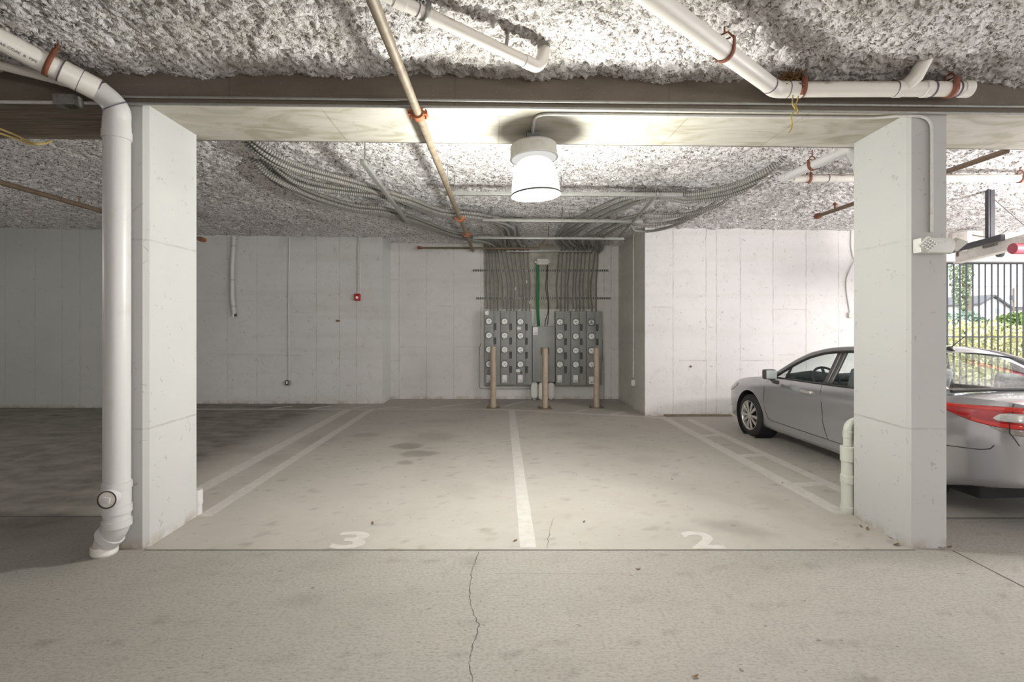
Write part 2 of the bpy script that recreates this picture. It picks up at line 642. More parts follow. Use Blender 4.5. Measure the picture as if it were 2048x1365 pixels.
mat_floor()
SEAM_L = [(px - CX) * 0.01044 for px in (454.6, 514, 577, 632.6, 678.7, 713)]
SEAM_M = [(px - CX) * 0.01111 for px in (798, 852.8, 907, 961.5, 1208, 1222)]
SEAM_R = [(px - CX) * 0.00907 for px in (1346, 1412, 1433, 1480.6, 1546, 1612, 1677)]
mat_wall('wall_paint_left', SEAM_L, 'x', base=(0.61, 0.595, 0.58), bands=[(1.03, -5.9, -4.6), (1.0, -5.1, -4.2), (1.9, -4.4, -3.9)], amount=1.2)
mat_wall('wall_paint_mid', SEAM_M, 'x', base=(0.64, 0.62, 0.60), bands=[(1.155, -2.3, -1.69), (1.16, -1.09, -0.48), (2.06, -1.69, -1.09), (0.85, -2.48, -2.3), (2.66, -2.48, -2.3)],
         amount=0.8, bare=(-0.42, 2.1, 2.0, 3.6))
mat_wall('wall_paint_right', SEAM_R, 'x', base=(0.72, 0.695, 0.685), grime=(0.5, 0.46, 0.42), bands=[(1.97, 2.7, 3.09), (1.93, 4.9, 5.5), (1.0, 3.2, 3.7), (1.0, 4.3, 4.9), (1.1, 5.0, 5.3)], amount=1.1)
mat_wall('wall_bare', [9.5, 10.3], 'y', base=(0.60, 0.58, 0.53), grime=(0.26, 0.25, 0.22), amount=1.0)
mat_wall('wall_paint_far', [(px - CX) * 0.00994 for px in (10, 70, 124, 160)], 'x', base=(0.44, 0.445, 0.42), amount=0.9)
mat_wall('column_paint', [], 'x', base=(0.49, 0.485, 0.472), grime=(0.5, 0.48, 0.43), amount=0.9, bands=[(2.28, -9, 9), (0.88, -9, 9)])
mat_wall('plain_paint', [], 'x', base=(0.66, 0.65, 0.63), amount=0.6)
mat_beam()
mat_fluff('fluff')
mat_fluff('fluff_front', 0.55, 0.42, 0.80)  # front bay fibre: duller whites, more brown patches
mat_flex('flex_grey', (0.25, 0.243, 0.225), 0.024, dark=0.2)
mat_flex('flex_light', (0.27, 0.26, 0.235), 0.02, dark=0.45)
mat_flex('flex_run', (0.29, 0.282, 0.262), 0.026, dark=0.2)
mat_strut()
mat_glass('car_glass', (0.90, 0.945, 0.93), 1.1)
mat_glass('clear_plastic', (0.93, 0.95, 0.95), 1.3)
mat_emit('lamp_glow', (1.0, 0.985, 0.93), LAMP_EMIT)
mat_emit('lamp_lens_glow', (1.0, 0.99, 0.95), LAMP_EMIT)
mat_emit('lamp_plate_glow', (1.0, 0.99, 0.95), LAMP_EMIT * 0.68)
simple('paint_white', (0.64, 0.625, 0.58), 0.7, var=0.18, scale=30)
dirty('line_paint', (0.51, 0.49, 0.455), (0.40, 0.375, 0.33), 0.85, 0.75, scale=12)
dirty('line_worn', (0.24, 0.225, 0.195), (0.13, 0.115, 0.09), 0.9, 0.8, scale=9)
dirty('pvc', (0.70, 0.67, 0.62), (0.34, 0.25, 0.17), 0.45, 0.35, scale=7, top=0.55)
dirty('pvc_painted', (0.54, 0.525, 0.515), (0.42, 0.37, 0.3), 0.3, 0.4, scale=5, top=0.1)
dirty('pvc_green', (0.51, 0.515, 0.455), (0.42, 0.40, 0.3), 0.35, 0.45, scale=6)
dirty('pvc_dusty', (0.70, 0.66, 0.60), (0.27, 0.20, 0.135), 0.5, 0.45, scale=9, top=0.65)
simple('primer_purple', (0.11, 0.085, 0.13), 0.5, var=0.4)
dirty('rust', (0.20, 0.066, 0.033), (0.08, 0.032, 0.02), 0.6, 0.8, scale=25, bump=0.4)
dirty('rust_orange', (0.36, 0.11, 0.04), (0.16, 0.05, 0.025), 0.5, 0.75, scale=30, bump=0.3)
dirty('iron_tan', (0.22, 0.18, 0.125), (0.11, 0.07, 0.04), 0.8, 0.6, 0.15, scale=14, bump=0.3)
dirty('iron_brown', (0.17, 0.12, 0.082), (0.09, 0.055, 0.035), 0.6, 0.65, 0.1, scale=16)
dirty('galvanised', (0.31, 0.305, 0.285), (0.19, 0.175, 0.15), 0.5, 0.45, 0.35, scale=20)
dirty('conduit_painted', (0.58, 0.565, 0.545), (0.3, 0.26, 0.2), 0.4, 0.55, scale=18)
dirty('conduit_dark', (0.17, 0.158, 0.138), (0.07, 0.06, 0.05), 0.5, 0.6, scale=18)
dirty('box_dirty', (0.20, 0.19, 0.175), (0.07, 0.063, 0.055), 0.6, 0.8, scale=30, bump=0.4)
simple('cabinet_grey', (0.245, 0.247, 0.238), 0.45, var=0.1, scale=6)
simple('cabinet_side', (0.19, 0.191, 0.185), 0.5)
simple('ring_dark', (0.105, 0.108, 0.108), 0.35, 0.4)
simple('meter_face', (0.80, 0.80, 0.78), 0.5, var=0.1, scale=60)
simple('black', (0.025, 0.025, 0.025), 0.45)
simple('charcoal', (0.05, 0.05, 0.05), 0.55)
simple('sticker', (0.76, 0.76, 0.75), 0.6, var=0.05)
simple('ink', (0.10, 0.10, 0.11), 0.7)
dirty('bollard_paint', (0.37, 0.30, 0.22), (0.24, 0.175, 0.11), 0.55, 0.55, scale=9, bump=0.2)
simple('green_sheath', (0.02, 0.17, 0.06), 0.5)
simple('dark_cable', (0.07, 0.05, 0.04), 0.5)
dirty('red_paint', (0.38, 0.015, 0.015), (0.2, 0.02, 0.02), 0.4, 0.4)
simple('yellow_sheath', (0.68, 0.50, 0.18), 0.5, var=0.15)
simple('wire_yellow', (0.40, 0.30, 0.06), 0.6, var=0.3)
dirty('fixture_white', (0.62, 0.61, 0.565), (0.42, 0.40, 0.34), 0.4, 0.45, scale=12)
simple('box_white', (0.62, 0.61, 0.57), 0.5)
simple('lens_silver', (0.75, 0.76, 0.75), 0.15, 0.5, var=0.3, scale=120)
dirty('nest', (0.16, 0.085, 0.03), (0.05, 0.03, 0.015), 0.8, 0.95, scale=40, bump=0.8)
simple('joint_dark', (0.06, 0.052, 0.043), 0.9)
simple('crack_dark', (0.10, 0.09, 0.075), 0.9)
simple('car_paint', (0.46, 0.455, 0.47), 0.22, 0.65, var=0.02, scale=2, Coat__Weight=0.6, Coat__Roughness=0.06)
simple('car_seam', (0.02, 0.02, 0.02), 0.6)
simple('car_black_trim', (0.035, 0.033, 0.033), 0.35)
simple('pillar_trim', (0.085, 0.08, 0.08), 0.35)
simple('car_plastic', (0.03, 0.03, 0.03), 0.7)
simple('car_interior', (0.05, 0.058, 0.062), 0.75)
simple('car_seat', (0.16, 0.17, 0.17), 0.85)
simple('rubber', (0.03, 0.028, 0.027), 0.8, var=0.3, scale=60, bump=0.2)
simple('alloy', (0.60, 0.58, 0.54), 0.3, 0.55, var=0.04)
simple('well_black', (0.012, 0.012, 0.012), 0.9)
simple('tail_red', (0.42, 0.008, 0.012), 0.12, var=0.25, scale=14, Coat__Weight=1.0)
simple('tail_bright', (0.62, 0.022, 0.015), 0.12, var=0.1, Coat__Weight=1.0)
simple('tail_clear', (0.62, 0.62, 0.6), 0.12, 0.2, var=0.2, scale=50, Coat__Weight=1.0)
simple('tail_smoke', (0.33, 0.3, 0.28), 0.12, 0.3, var=0.4, scale=40, Coat__Weight=1.0)
simple('headlight', (0.42, 0.36, 0.33), 0.12, 0.3, var=0.3, scale=30, Coat__Weight=1.0)
simple('chrome', (0.75, 0.75, 0.75), 0.12, 0.95, var=0.02)
simple('mirror_glass', (0.80, 0.86, 0.84), 0.35, 0.5, var=0.02)
simple('fence_black', (0.035, 0.037, 0.045), 0.5, var=0.2)
simple('steel_dark', (0.05, 0.048, 0.055), 0.5)
dirty('track_white', (0.80, 0.76, 0.72), (0.36, 0.3, 0.25), 0.4, 0.5)
simple('drum_red', (0.36, 0.075, 0.10), 0.5)
dirty('header_paint', (0.66, 0.62, 0.59), (0.45, 0.36, 0.28), 0.4, 0.7, scale=4)
mat_leaf('leaf_yellow', (0.46, 0.47, 0.20), (0.68, 0.66, 0.42))
mat_leaf('leaf_green', (0.09, 0.17, 0.03), (0.20, 0.29, 0.07))
mat_leaf('leaf_blue', (0.16, 0.24, 0.17), (0.27, 0.36, 0.28))
mat_leaf('leaf_tree', (0.20, 0.27, 0.17), (0.34, 0.40, 0.28))
mat_leaf('dead_leaf', (0.12, 0.07, 0.03), (0.26, 0.16, 0.07), 30)
simple('bark', (0.2, 0.17, 0.14), 0.9, var=0.3)
simple('ground_earth', (0.22, 0.21, 0.15), 0.95, var=0.3, scale=2)
simple('house_wall', (0.72, 0.72, 0.74), 0.8)
simple('house_roof', (0.12, 0.125, 0.14), 0.8)
simple('house_window', (0.30, 0.36, 0.40), 0.2)


# ================================================================== THE SETTING
# ---- floor with its stains
def build_floor():
    xs = np.concatenate([np.arange(-12.4, -6.5, 0.25), np.arange(-6.5, 6.5, 0.045), np.arange(6.5, 9.6, 0.2)])
    ys = np.concatenate([np.arange(-7, 1.6, 0.3), np.arange(1.6, 11.2, 0.045)])
    X, Y = np.meshgrid(xs, ys)
    st = np.zeros_like(X)
    wob = fbm(X * 3.2, Y * 3.2, 4, 3)
    wob2 = fbm(X * 9, Y * 9, 3, 9)

    def blot(px, py, wpx, hpx, k, soft=0.35, tilt=0.0):
        c = G(px, py)
        rx = wpx / 2 * c.y / F
        ry = hpx / 2 * c.y * c.y / (EYE * F)
        dx, dy = X - c.x, Y - c.y
        dx = dx - tilt * dy
        d = np.sqrt((dx / rx) ** 2 + (dy / ry) ** 2) + 0.35 * wob + 0.15 * wob2
        return 0.8 * k * (1 - smooth(1 - soft, 1 + soft, d))
    for b in [(812, 893, 56, 13, .6, .25), (835, 908, 66, 13, .55, .25), (808, 925, 34, 8, .5, .2), (865, 874, 90, 20, .33, .6),
              (730, 871, 60, 8, .33, .5), (900, 842, 120, 8, .18, .6), (1478, 1060, 85, 42, .36, .55, -0.5), (1545, 1005, 60, 36, .18, .6),
              (1190, 895, 50, 10, .22, .6), (1120, 850, 80, 8, .16, .7), (1290, 920, 60, 14, .16, .7), (1180, 870, 120, 14, .14, .8),
              (700, 1105, 60, 16, .2, .6), (940, 1125, 40, 18, .28, .5), (610, 1200, 60, 26, .28, .6), (1520, 1215, 50, 16, .24, .6),
              (1100, 1330, 160, 30, .16, .8), (560, 1320, 80, 16, .2, .7), (640, 880, 70, 16, .18, .7), (540, 920, 60, 22, .25, .6),
              (1600, 940, 50, 14, .15, .7), (60, 860, 260, 14, .5, .6), (130, 885, 90, 8, .55, .5), (180, 900, 200, 14, .3, .7), (110, 990, 90, 10, .3, .6),
              (440, 850, 170, 26, .55, .7), (520, 832, 100, 10, .45, .6), (430, 880, 120, 20, .5, .6), (460, 900, 120, 16, .4, .6), (60, 1130, 240, 60, .22, .8), (1980, 1010, 160, 30, .35, .7),
              (925, 980, 60, 40, .12, .7), (1000, 960, 50, 20, .10, .7)]:
        st = np.maximum(st, blot(*b))
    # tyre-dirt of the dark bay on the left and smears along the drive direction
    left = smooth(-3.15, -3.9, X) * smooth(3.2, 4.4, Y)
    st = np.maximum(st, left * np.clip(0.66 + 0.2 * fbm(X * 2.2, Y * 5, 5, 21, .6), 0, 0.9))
    smear = np.clip(fbm(X * 4.5, Y * 11, 4, 33, .6) - 0.5, 0, 1) * 0.55
    st = np.maximum(st, smear)
    fr = (Y < 3.66) * np.clip(fbm(X * 1.6, Y * 2.2, 5, 51, 0.6) - 0.2, 0, 1) * 0.13
    st = np.maximum(st, fr)
    o = grid_mesh('floor', X, Y, np.zeros_like(X), 'floor', {'stain': st})
    o['kind'] = 'structure'
    return o


floor = build_floor()
ORIGIN['floor'] = Vector((0, 0, 0))


def strip(m, pts, w, z):
    """flat painted or cut strip along a floor polyline"""
    P = [Vector((p[0], p[1], z)) for p in pts]
    L, R = [], []
    for i, p in enumerate(P):
        d = (P[min(i + 1, len(P) - 1)] - P[max(i - 1, 0)]).normalized()
        nn = Vector((-d.y, d.x, 0)) * (w[i] if isinstance(w, list) else w) / 2
        L.append(p + nn); R.append(p - nn)
    m.grid([L, R])
    return m


def paint_line(p0, p1, w, z=0.0012):
    n = max(2, int((Vector(p1[:2]) - Vector(p0[:2])).length / 0.12))
    pts, ws = [], []
    for i in range(n + 1):
        t = i / n
        pts.append((p0[0] + (p1[0] - p0[0]) * t, p0[1] + (p1[1] - p0[1]) * t))
        ws.append(w * (1 + 0.05 * rnd.uniform(-1, 1)))
    m = strip(MB(), pts, ws, z)
    return m.build('painted_line', 'line_paint', floor, smooth_deg=0)


paint_line((0.178, 9.62), (0.190, 3.70), 0.118)
paint_line((-3.00, 9.76), (-3.03, 4.33), 0.165)
paint_line((-2.557, 9.76), (-2.565, 4.30), 0.125)
paint_line((2.87, 8.80), (2.965, 4.35), 0.145)
paint_line((3.25, 8.72), (3.40, 4.45), 0.13)
for yy in (7.45, 6.30, 5.16):
    paint_line((2.95, yy - 0.03), (3.31, yy + 0.04), 0.12, 0.0016)
paint_line((-6.3, 9.76), (-0.05, 9.76), 0.10, 0.0014)
paint_line((-0.05, 9.74), (2.9, 8.86), 0.11, 0.0014)
for a, b in [((862, 817), (962, 804)), ((757, 817.5), (805, 814)), ((706, 817), (740, 812.5)), ((620, 818), (662, 812.5)), ((535, 818.5), (585, 812.5)),
             ((1140, 827), (1174, 820)), ((1221, 830), (1251, 823)), ((1010, 813), (1050, 803))]:
    p, q = G(*a), G(*b)
    paint_line(p, q, 0.10, 0.0010)
for o_ in (paint_line(G(-60, 846), G(105, 822), 0.11), paint_line(G(-60, 948), G(214, 869), 0.10)):
    o_.data.materials[0] = MATS['line_worn']

for ch, px in (('3', 691), ('2', 1420)):
    c = G(px, 1098.5)
    vs, fs = text_mesh(ch, 0.40, 0.0004, 0.012)
    m = MB()
    w = max(v.x for v in vs) - min(v.x for v in vs)
    k = 0.25 / w
    m.add([(c.x + v.x * k, c.y + 0.012 + v.y * 1.02, 0.0016 + v.z) for v in vs], fs)
    m.build('painted_number', 'line_paint', floor, smooth_deg=0)

J = MB()
strip(J, [(-2.62, 3.659), (3.02, 3.659)], 0.013, 0.0007)
J.build('control_joint', 'joint_dark', floor, smooth_deg=0)
strip(MB(), [(-12, 4.297), (-2.9, 4.297)], 0.013, 0.0007).build('control_joint', 'joint_dark', floor, smooth_deg=0)
strip(MB(), [(3.3, 4.262), (9.5, 4.262)], 0.016, 0.0007).build('control_joint', 'joint_dark', floor, smooth_deg=0)
p, q = G(1905, 1102), G(2120, 1212)
strip(MB(), [p, q], 0.012, 0.0007).build('control_joint', 'joint_dark', floor, smooth_deg=0)


def crack(pix, w):
    P = [G(*p) for p in pix]
    pts, ws = [], []
    for i in range(len(P) - 1):
        for k in range(6):
            t = k / 6
            p = P[i].lerp(P[i + 1], t)
            pts.append((p.x + rnd.uniform(-.006, .006), p.y))
            ws.append(w * rnd.uniform(0.4, 1.3))
    pts.append(P[-1][:2]); ws.append(w)
    strip(MB(), pts, ws, 0.0008).build('crack', 'crack_dark', floor, smooth_deg=0)


crack([(957, 1104), (951, 1122), (943, 1150), (939, 1190), (943, 1208), (946, 1228), (958, 1252), (949, 1284), (940, 1312), (938, 1335), (948, 1372)], 0.006)
crack([(1108, 1035), (1099, 1060), (1094, 1098)], 0.004)
strip(MB(), [G(990, 1148), G(1310, 1149)], 0.0022, 0.0006).build('crack', 'crack_dark', floor, smooth_deg=0)

# ---- walls
WT = 3.75
YL, YM, YR, YF = 10.44, 11.11, 9.07, 9.94
XC0, XC1 = (765 - CX) * YL / F, (1290 - CX) * YR / F        # recess corners
XB0, XB1 = (782 - CX) * YM / F, (1237 - CX) * YM / F
XJ = (203 - CX) * YF / F


def slab(name, mat, poly):
    """vertical wall solid from a plan polygon"""
    return MB().prism([(x, y, 0) for x, y in poly], (0, 0, WT)).build(name, mat, smooth_deg=0, kind='structure')


slab('wall_back_left', 'wall_paint_left', [(XJ - 0.02, YL), (XC0, YL), (XC0, YL + 0.9), (XJ - 0.02, YL + 0.9)])
slab('wall_recess_left', 'plain_paint', [(XC0 + 0.001, YL), (XB0, YM + 0.1), (XC0 + 0.001, YM + 0.1)])
slab('wall_back_middle', 'wall_paint_mid', [(XC0 - 0.2, YM), (XB1 + 0.1, YM), (XB1 + 0.1, YM + 0.3), (XC0 - 0.2, YM + 0.3)])
slab('wall_recess_right', 'wall_bare', [(XC1, YR + 0.03), (XC1 + 0.25, YR + 0.03), (XB1 + 0.25, YM + 0.1), (XB1, YM + 0.1)])
slab('wall_back_right', 'wall_paint_right', [(XC1, YR), (6.95, YR), (6.95, YR + 0.3), (XC1, YR + 0.3)])
slab('wall_far_left', 'wall_paint_far', [(-12.4, YF), (XJ, YF), (XJ, YF + 1.4), (-12.4, YF + 1.4)])
slab('wall_left', 'plain_paint', [(-12.4, -7), (-12.2, -7), (-12.2, YF), (-12.4, YF)])
slab('wall_rear', 'plain_paint', [(-12.4, -7.2), (9.6, -7.2), (9.6, -7), (-12.4, -7)])
# rusty angle iron lying along the foot of the right wall
a, b = G(1335, 836), G(1470, 836)
tag(MB().span(a.x, b.x, YR - 0.10, YR - 0.005, 0, 0.03).build('floor_edge_angle', 'iron_tan', bevel=0.004),
    'thin rusty steel edge strip at the foot of the right wall beside the car nose', 'metal edge')

# ---- columns
def column(name, poly, top):
    return MB().prism([(x, y, 0) for x, y in poly], (0, 0, top)).build(name, 'column_paint', smooth_deg=0, kind='structure')


column('column', [(-2.90, 3.70), (-2.885, 3.683), (-2.652, 3.683), (-2.622, 3.713), (-2.626, 4.29), (-2.90, 4.29)], 3.30)
column('column', [(2.997, 3.713), (3.012, 3.683), (3.27, 3.683), (3.285, 3.70), (3.31, 4.31), (3.03, 4.31)], 3.235)

# ---- beam over the columns (dips a little towards the right, like the whole ceiling)
BF, BR = 3.66, 4.40
zb = lambda x: 3.2485 - 0.0113 * x
bm_ = MB()
xa, xb = -12.4, 9.5
v = [(xa, BF, zb(xa)), (xb, BF, zb(xb)), (xb, BR, zb(xb)), (xa, BR, zb(xa)),
     (xa, BF, zb(xa) + .5), (xb, BF, zb(xb) + .5), (xb, BR, zb(xb) + .5), (xa, BR, zb(xa) + .5)]
bm_.add(v, [(0, 3, 2, 1)], mi=0)
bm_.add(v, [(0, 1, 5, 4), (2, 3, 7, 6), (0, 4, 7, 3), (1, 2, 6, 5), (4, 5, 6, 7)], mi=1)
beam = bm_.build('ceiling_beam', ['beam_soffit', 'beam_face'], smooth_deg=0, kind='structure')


# ---- sprayed fibre ceiling: tufts, lumps and a ragged hem where it meets the beam
def fluff(name, x0, x1, y0, y1, step, zfun, hem_front=None, hem_back=None, mat='fluff'):
    xs = np.arange(x0, x1 + step, step)
    ys = np.arange(y0, y1 + step * 0.5, step)
    X, Y = np.meshgrid(xs, ys)
    jx = 0.35 * step * fbm(X * 40, Y * 40, 2, 5)
    t1 = np.abs(perlin(X * 18, Y * 18, 11))
    t2 = np.abs(perlin(X * 37 + 4, Y * 37, 12))
    lump = fbm(X * 2.2, Y * 2.2, 4, 14)
    cl = fbm(X * 7, Y * 7, 3, 15)
    d = 0.036 * (0.6 - t1) + 0.028 * (0.5 - t2) + 0.012 * lump + 0.014 * cl
    if step < 0.02:
        d = d + 0.010 * (0.5 - np.abs(perlin(X * 75, Y * 75, 18)))
    Z = zfun(X) - d
    if hem_back is not None:                       # the fibre curls down the face of the beam
        k = smooth(hem_back - 0.30, hem_back, Y)
        rag = 0.045 + 0.045 * fbm(X * 1.1, Y * 0 + 2.0, 3, 41) + 0.018 * perlin(X * 9, Y * 0 + 1, 42)
        Z = Z - k * rag
    if hem_front is not None:
        k = smooth(hem_front + 0.3, hem_front, Y)
        Z = Z - k * 0.05
    o = grid_mesh(name, X + jx, Y, Z, mat)
    o['kind'] = 'structure'
    return o


zc_back = lambda x: 3.465 - 0.0129 * x
zc_front = lambda x: 3.525 - 0.0113 * x
fluff('ceiling', -4.8, 5.0, 1.9, 3.68, 0.0135, zc_front, hem_back=3.67, mat='fluff_front')
fluff('ceiling_bay', -11.6, 9.2, 4.36, 11.3, 0.0215, zc_back, hem_front=4.40)
MB().add([(-12.4, -7.2, 3.62), (9.6, -7.2, 3.40), (9.6, 3.7, 3.40), (-12.4, 3.7, 3.62)], [(0, 1, 2, 3)]).build('ceiling_aisle', 'fluff', smooth_deg=0, kind='structure').location.z = 0.12
MB().add([(-12.4, 3.6, 3.95), (9.6, 3.6, 3.7), (9.6, 11.6, 3.7), (-12.4, 11.6, 3.95)], [(0, 1, 2, 3)]).build('ceiling_slab', 'plain_paint', smooth_deg=0, kind='structure')
# the opening to the yard on the right: header beam over the railing
MB().span(6.95, 10.5, YR - 0.02, YR + 0.28, 2.80, 3.75).build('wall_gate_header', 'header_paint', bevel=0.01, kind='structure')
MB().add([(6.5, 9.4, -0.02), (220, 9.4, -0.02), (220, 240, -0.02), (6.5, 240, -0.02)], [(0, 1, 2, 3)]).build('ground', 'ground_earth', smooth_deg=0, kind='structure')


# ================================================================== PIPES
def collar(parent, name, p, d, r, w, mat='pvc', bead=True):
    """socket of a fitting: a slightly fatter sleeve round the pipe"""
    p, d = Vector(p), Vector(d).normalized()
    return MB().lathe([(r * .98, -w / 2), (r * 1.10, -w / 2 + .002), (r * 1.10, w / 2 - .002), (r * .98, w / 2)], p, d, 28).build(name, mat, parent)


def primer(parent, p, d, r, w=0.006):
    MB().ring(p, Vector(d).normalized(), r * 0.98, r * 1.03, w).build('primer_ring', 'primer_purple', parent)


def clevis(parent, p, d, r, ztop, mat='rust', w=0.03):
    """strap round the pipe with a yoke above it and a rod to the ceiling"""
    p, d = Vector(p), Vector(d).normalized()
    side = Vector((0, 0, 1)).cross(d).normalized()
    upv = d.cross(side).normalized()
    if upv.z < 0:
        upv = -upv
    m = MB()
    pts = []
    for k in range(21):
        a = math.pi * (1.0 + k / 20.0)
        pts.append(p + side * math.cos(a) * r * 1.06 + upv * math.sin(a) * r * 1.06)
    pts = [pts[0] + upv * r * 1.25] + pts + [pts[-1] + upv * r * 1.25]
    inner = [q - d * w / 2 for q in pts]
    outer = [q + d * w / 2 for q in pts]
    m.grid([inner, outer])
    o = m.build('hanger_strap', mat, parent)
    md = o.modifiers.new('thickness', 'SOLIDIFY'); md.thickness = 0.005; md.offset = 1
    top = p + upv * (r * 2.0)
    m = MB()
    m.tube([pts[0] - upv * 0.01, top + side * -r * 0.4, top + side * r * 0.4, pts[-1] - upv * 0.01], 0.006, 8)
    m.cyl(pts[0] + side * 0.02, pts[-1] - side * 0.02, 0.005, seg=8)
    m.cyl(top, (top.x, top.y, ztop), 0.006, seg=8)
    m.build('hanger_yoke', mat, parent)


# ---- left soil stack: out of the slab, up the column, over towards the ceiling
PV = Vector(((237 - CX) * .00359, 3.575, 0))
foot = Vector(((209 - CX) * .0036, 3.60, 0))
t = thing('drain_stack', (PV.x, PV.y, 0), 'large white plastic drain stack with cleanout plug on the left column', 'drain pipe')
R0 = 0.083
zt = EYE - (238 - CY) * .003575
e1 = A(196, 180, 3.50); e2 = A(2, 80, 3.17); e3 = A(-190, -20, 2.85)
MB().tube([(PV.x, PV.y, 0.50), (PV.x, PV.y, zt)], R0, 36).build('pipe', 'pvc_painted', t)
elb = spline([(PV.x, PV.y, zt - .12), (PV.x, PV.y, zt - .02), A(234, 222, 3.565), A(222, 203, 3.545), e1], 8)
MB().tube(elb, [R0 * 1.06 - (R0 * 1.06 - .073) * min(1, i / (len(elb) - 1)) for i in range(len(elb))], 36).build('elbow', 'pvc_painted', t)
MB().tube([e1, e2, e3], [.0705, .069, .067], 36).build('pipe', 'pvc', t)
dd = (e2 - e1).normalized()
for fr_, w in ((0.10, .10), (0.30, .10)):
    q = e1.lerp(e2, fr_)
    collar(t, 'coupling', q, dd, .0715, w)
    primer(t, q - dd * w * .55, dd, .073); primer(t, q + dd * w * .55, dd, .074)
primer(t, A(230, 213, 3.555), (A(222, 203, 3.52) - A(234, 222, 3.55)), .083)
collar(t, 'coupling', (PV.x, PV.y, zt - .12), (0, 0, 1), R0 * 1.0, .06, 'pvc_painted')
clevis(t, e1.lerp(e2, 0.53), dd, .071, 3.62)
# lettering along the pipe, as it reads in the place
vs, fs = text_mesh('AR CORE  &  PIPE', 0.024, 0.0003)
q0 = e1.lerp(e2, 0.80)
rightv = (-dd)
view = (Vector((0, 0, EYE)) - q0).normalized()
nrm = (view - rightv * view.dot(rightv)).normalized()
upv = nrm.cross(rightv)
nrm2 = (nrm * math.cos(-.42) + upv * math.sin(-.42)).normalized(); up2 = nrm2.cross(rightv)
m = MB()
m.add([q0 + rightv * v.x + (nrm * math.cos(-.42 + v.y / .07) + upv * math.sin(-.42 + v.y / .07)) * (.0705 + v.z) for v in vs], fs)
m.build('lettering', 'ink', t, smooth_deg=0, recalc=False)
# cleanout tee, couplings and the foot that swings left into the slab
for zc, w in ((0.505, .05), (0.335, .055)):
    collar(t, 'coupling', (PV.x, PV.y, zc), (0, 0, 1), R0, w, 'pvc_painted')
MB().tube([(PV.x, PV.y, 0.30), (PV.x, PV.y, 0.50)], R0 * 1.03, 36).build('cleanout_tee', 'pvc_painted', t)
ax = Vector((.16, -.98, .02)).normalized()
c0 = Vector((PV.x, PV.y, 0.435))
MB().lathe([(.064, 0.03), (.064, .118), (.058, .120), (.058, .105)], c0, ax, 32, close=False).build('cleanout_hub', 'pvc_painted', t)
pl = MB().lathe([(.057, .10), (.057, .112), (.0, .114)], c0, ax, 32).build('cleanout_plug', 'pvc_dusty', t, label='round threaded cleanout plug with raised square')
MB().ring(c0 + ax * .117, ax, .054, .062, .006).build('plug_gasket', 'joint_dark', pl)
rotm = Matrix.Rotation(math.atan2(ax.x, -ax.y) * 1.0, 3, 'Z') @ Matrix.Rotation(math.radians(12), 3, 'Y')
MB().box(c0 + ax * .125, (.052, .03, .044), rotm).build('plug_square', 'pvc_painted', pl, bevel=.004)
ft = fillet([(PV.x, PV.y, .30), (PV.x, PV.y, .20), (foot.x + .01, foot.y, .085), (foot.x, foot.y, -0.02)], .09, 8)
MB().tube(ft, [R0 - .008 * i / (len(ft) - 1) for i in range(len(ft))], 36).build('foot_bend', 'pvc_painted', t)
collar(t, 'coupling', (PV.x, PV.y, .235), (0, 0, 1), R0, .05, 'pvc_painted')
q = Vector((PV.x, PV.y, .20)).lerp(Vector((foot.x, foot.y, .085)), .55)
collar(t, 'coupling', q, (foot.x - PV.x, 0, -.115), R0, .05, 'pvc_painted')
collar(t, 'coupling', (foot.x, foot.y, .04), (0, 0, 1), R0 * .91, .06, 'pvc')

# ---- thinner pipe behind it, upper left
t = thing('drain_pipe', A(60, 142, 3.45), 'thin white drain pipe running just below the lettered pipe, upper left corner', 'drain pipe')
a, b = A(-120, 100, 3.36), A(128, 163, 3.52)
MB().tube([a, b], .031, 24).build('pipe', 'pvc', t)
collar(t, 'coupling', b, b - a, .031, .06)

# ---- centre: pipe that ends in an elbow up into the fibre
t = thing('drain_pipe', A(1000, 100, 3.2), 'white drain pipe above the lamp that ends in an upturned elbow', 'drain pipe')
a, b = A(700, -45, 2.62), A(1062, 128, 3.30)
d = (b - a).normalized()
MB().tube([a, b], .037, 28).build('pipe', 'pvc_dusty', t)
MB().tube(fillet([b - d * .02, b + d * .05, b + d * .07 + Vector((0.02, 0, .05)), b + d * .085 + Vector((0.03, .0, .22))], .05, 8), .041, 28).build('elbow', 'pvc_dusty', t)
collar(t, 'coupling', b - d * .03, d, .038, .06, 'pvc_dusty')
for px in (790, 822):
    f_ = (px - 700) / 362.0
    q = a.lerp(b, f_ * .95)
    primer(t, q, d, .0385)
collar(t, 'coupling', a.lerp(b, .23), d, .038, .07, 'pvc_dusty')
clevis(t, a.lerp(b, .36), d, .038, 3.6, 'galvanised')
q = a.lerp(b, .80)
MB().cyl(q + Vector((.03, .02, .0)), q + Vector((.06, .02, .3)), .012, seg=10).build('hanger_rod', 'galvanised', t)

# ---- right: big pipe from the aisle that turns and runs along the beam
t = thing('drain_pipe', A(1560, 180, 3.4), 'white drain pipe with side branch that turns along the beam, upper right', 'drain pipe')
YB = 3.535
corner = A(1551, 179, YB)
P0_ = A(1310, 0, 2.62)
a = P0_ + (P0_ - corner).normalized() * .9
end = A(1936, 178, YB)
d = (corner - a).normalized()
RP = .052
MB().tube([a, corner - d * .07], [.057, .054], 32).build('pipe', 'pvc', t)
MB().tube(fillet([corner - d * .09, corner, corner + Vector((.10, 0, 0))], .08, 8), .057, 32).build('elbow', 'pvc', t)
MB().tube([corner + Vector((.08, 0, 0)), end], RP, 32).build('pipe', 'pvc_dusty', t)
collar(t, 'coupling', corner + Vector((.14, 0, 0)), (1, 0, 0), RP, .09)
primer(t, corner - d * .10, d, .057); primer(t, corner + Vector((.085, 0, 0)), (1, 0, 0), .056)
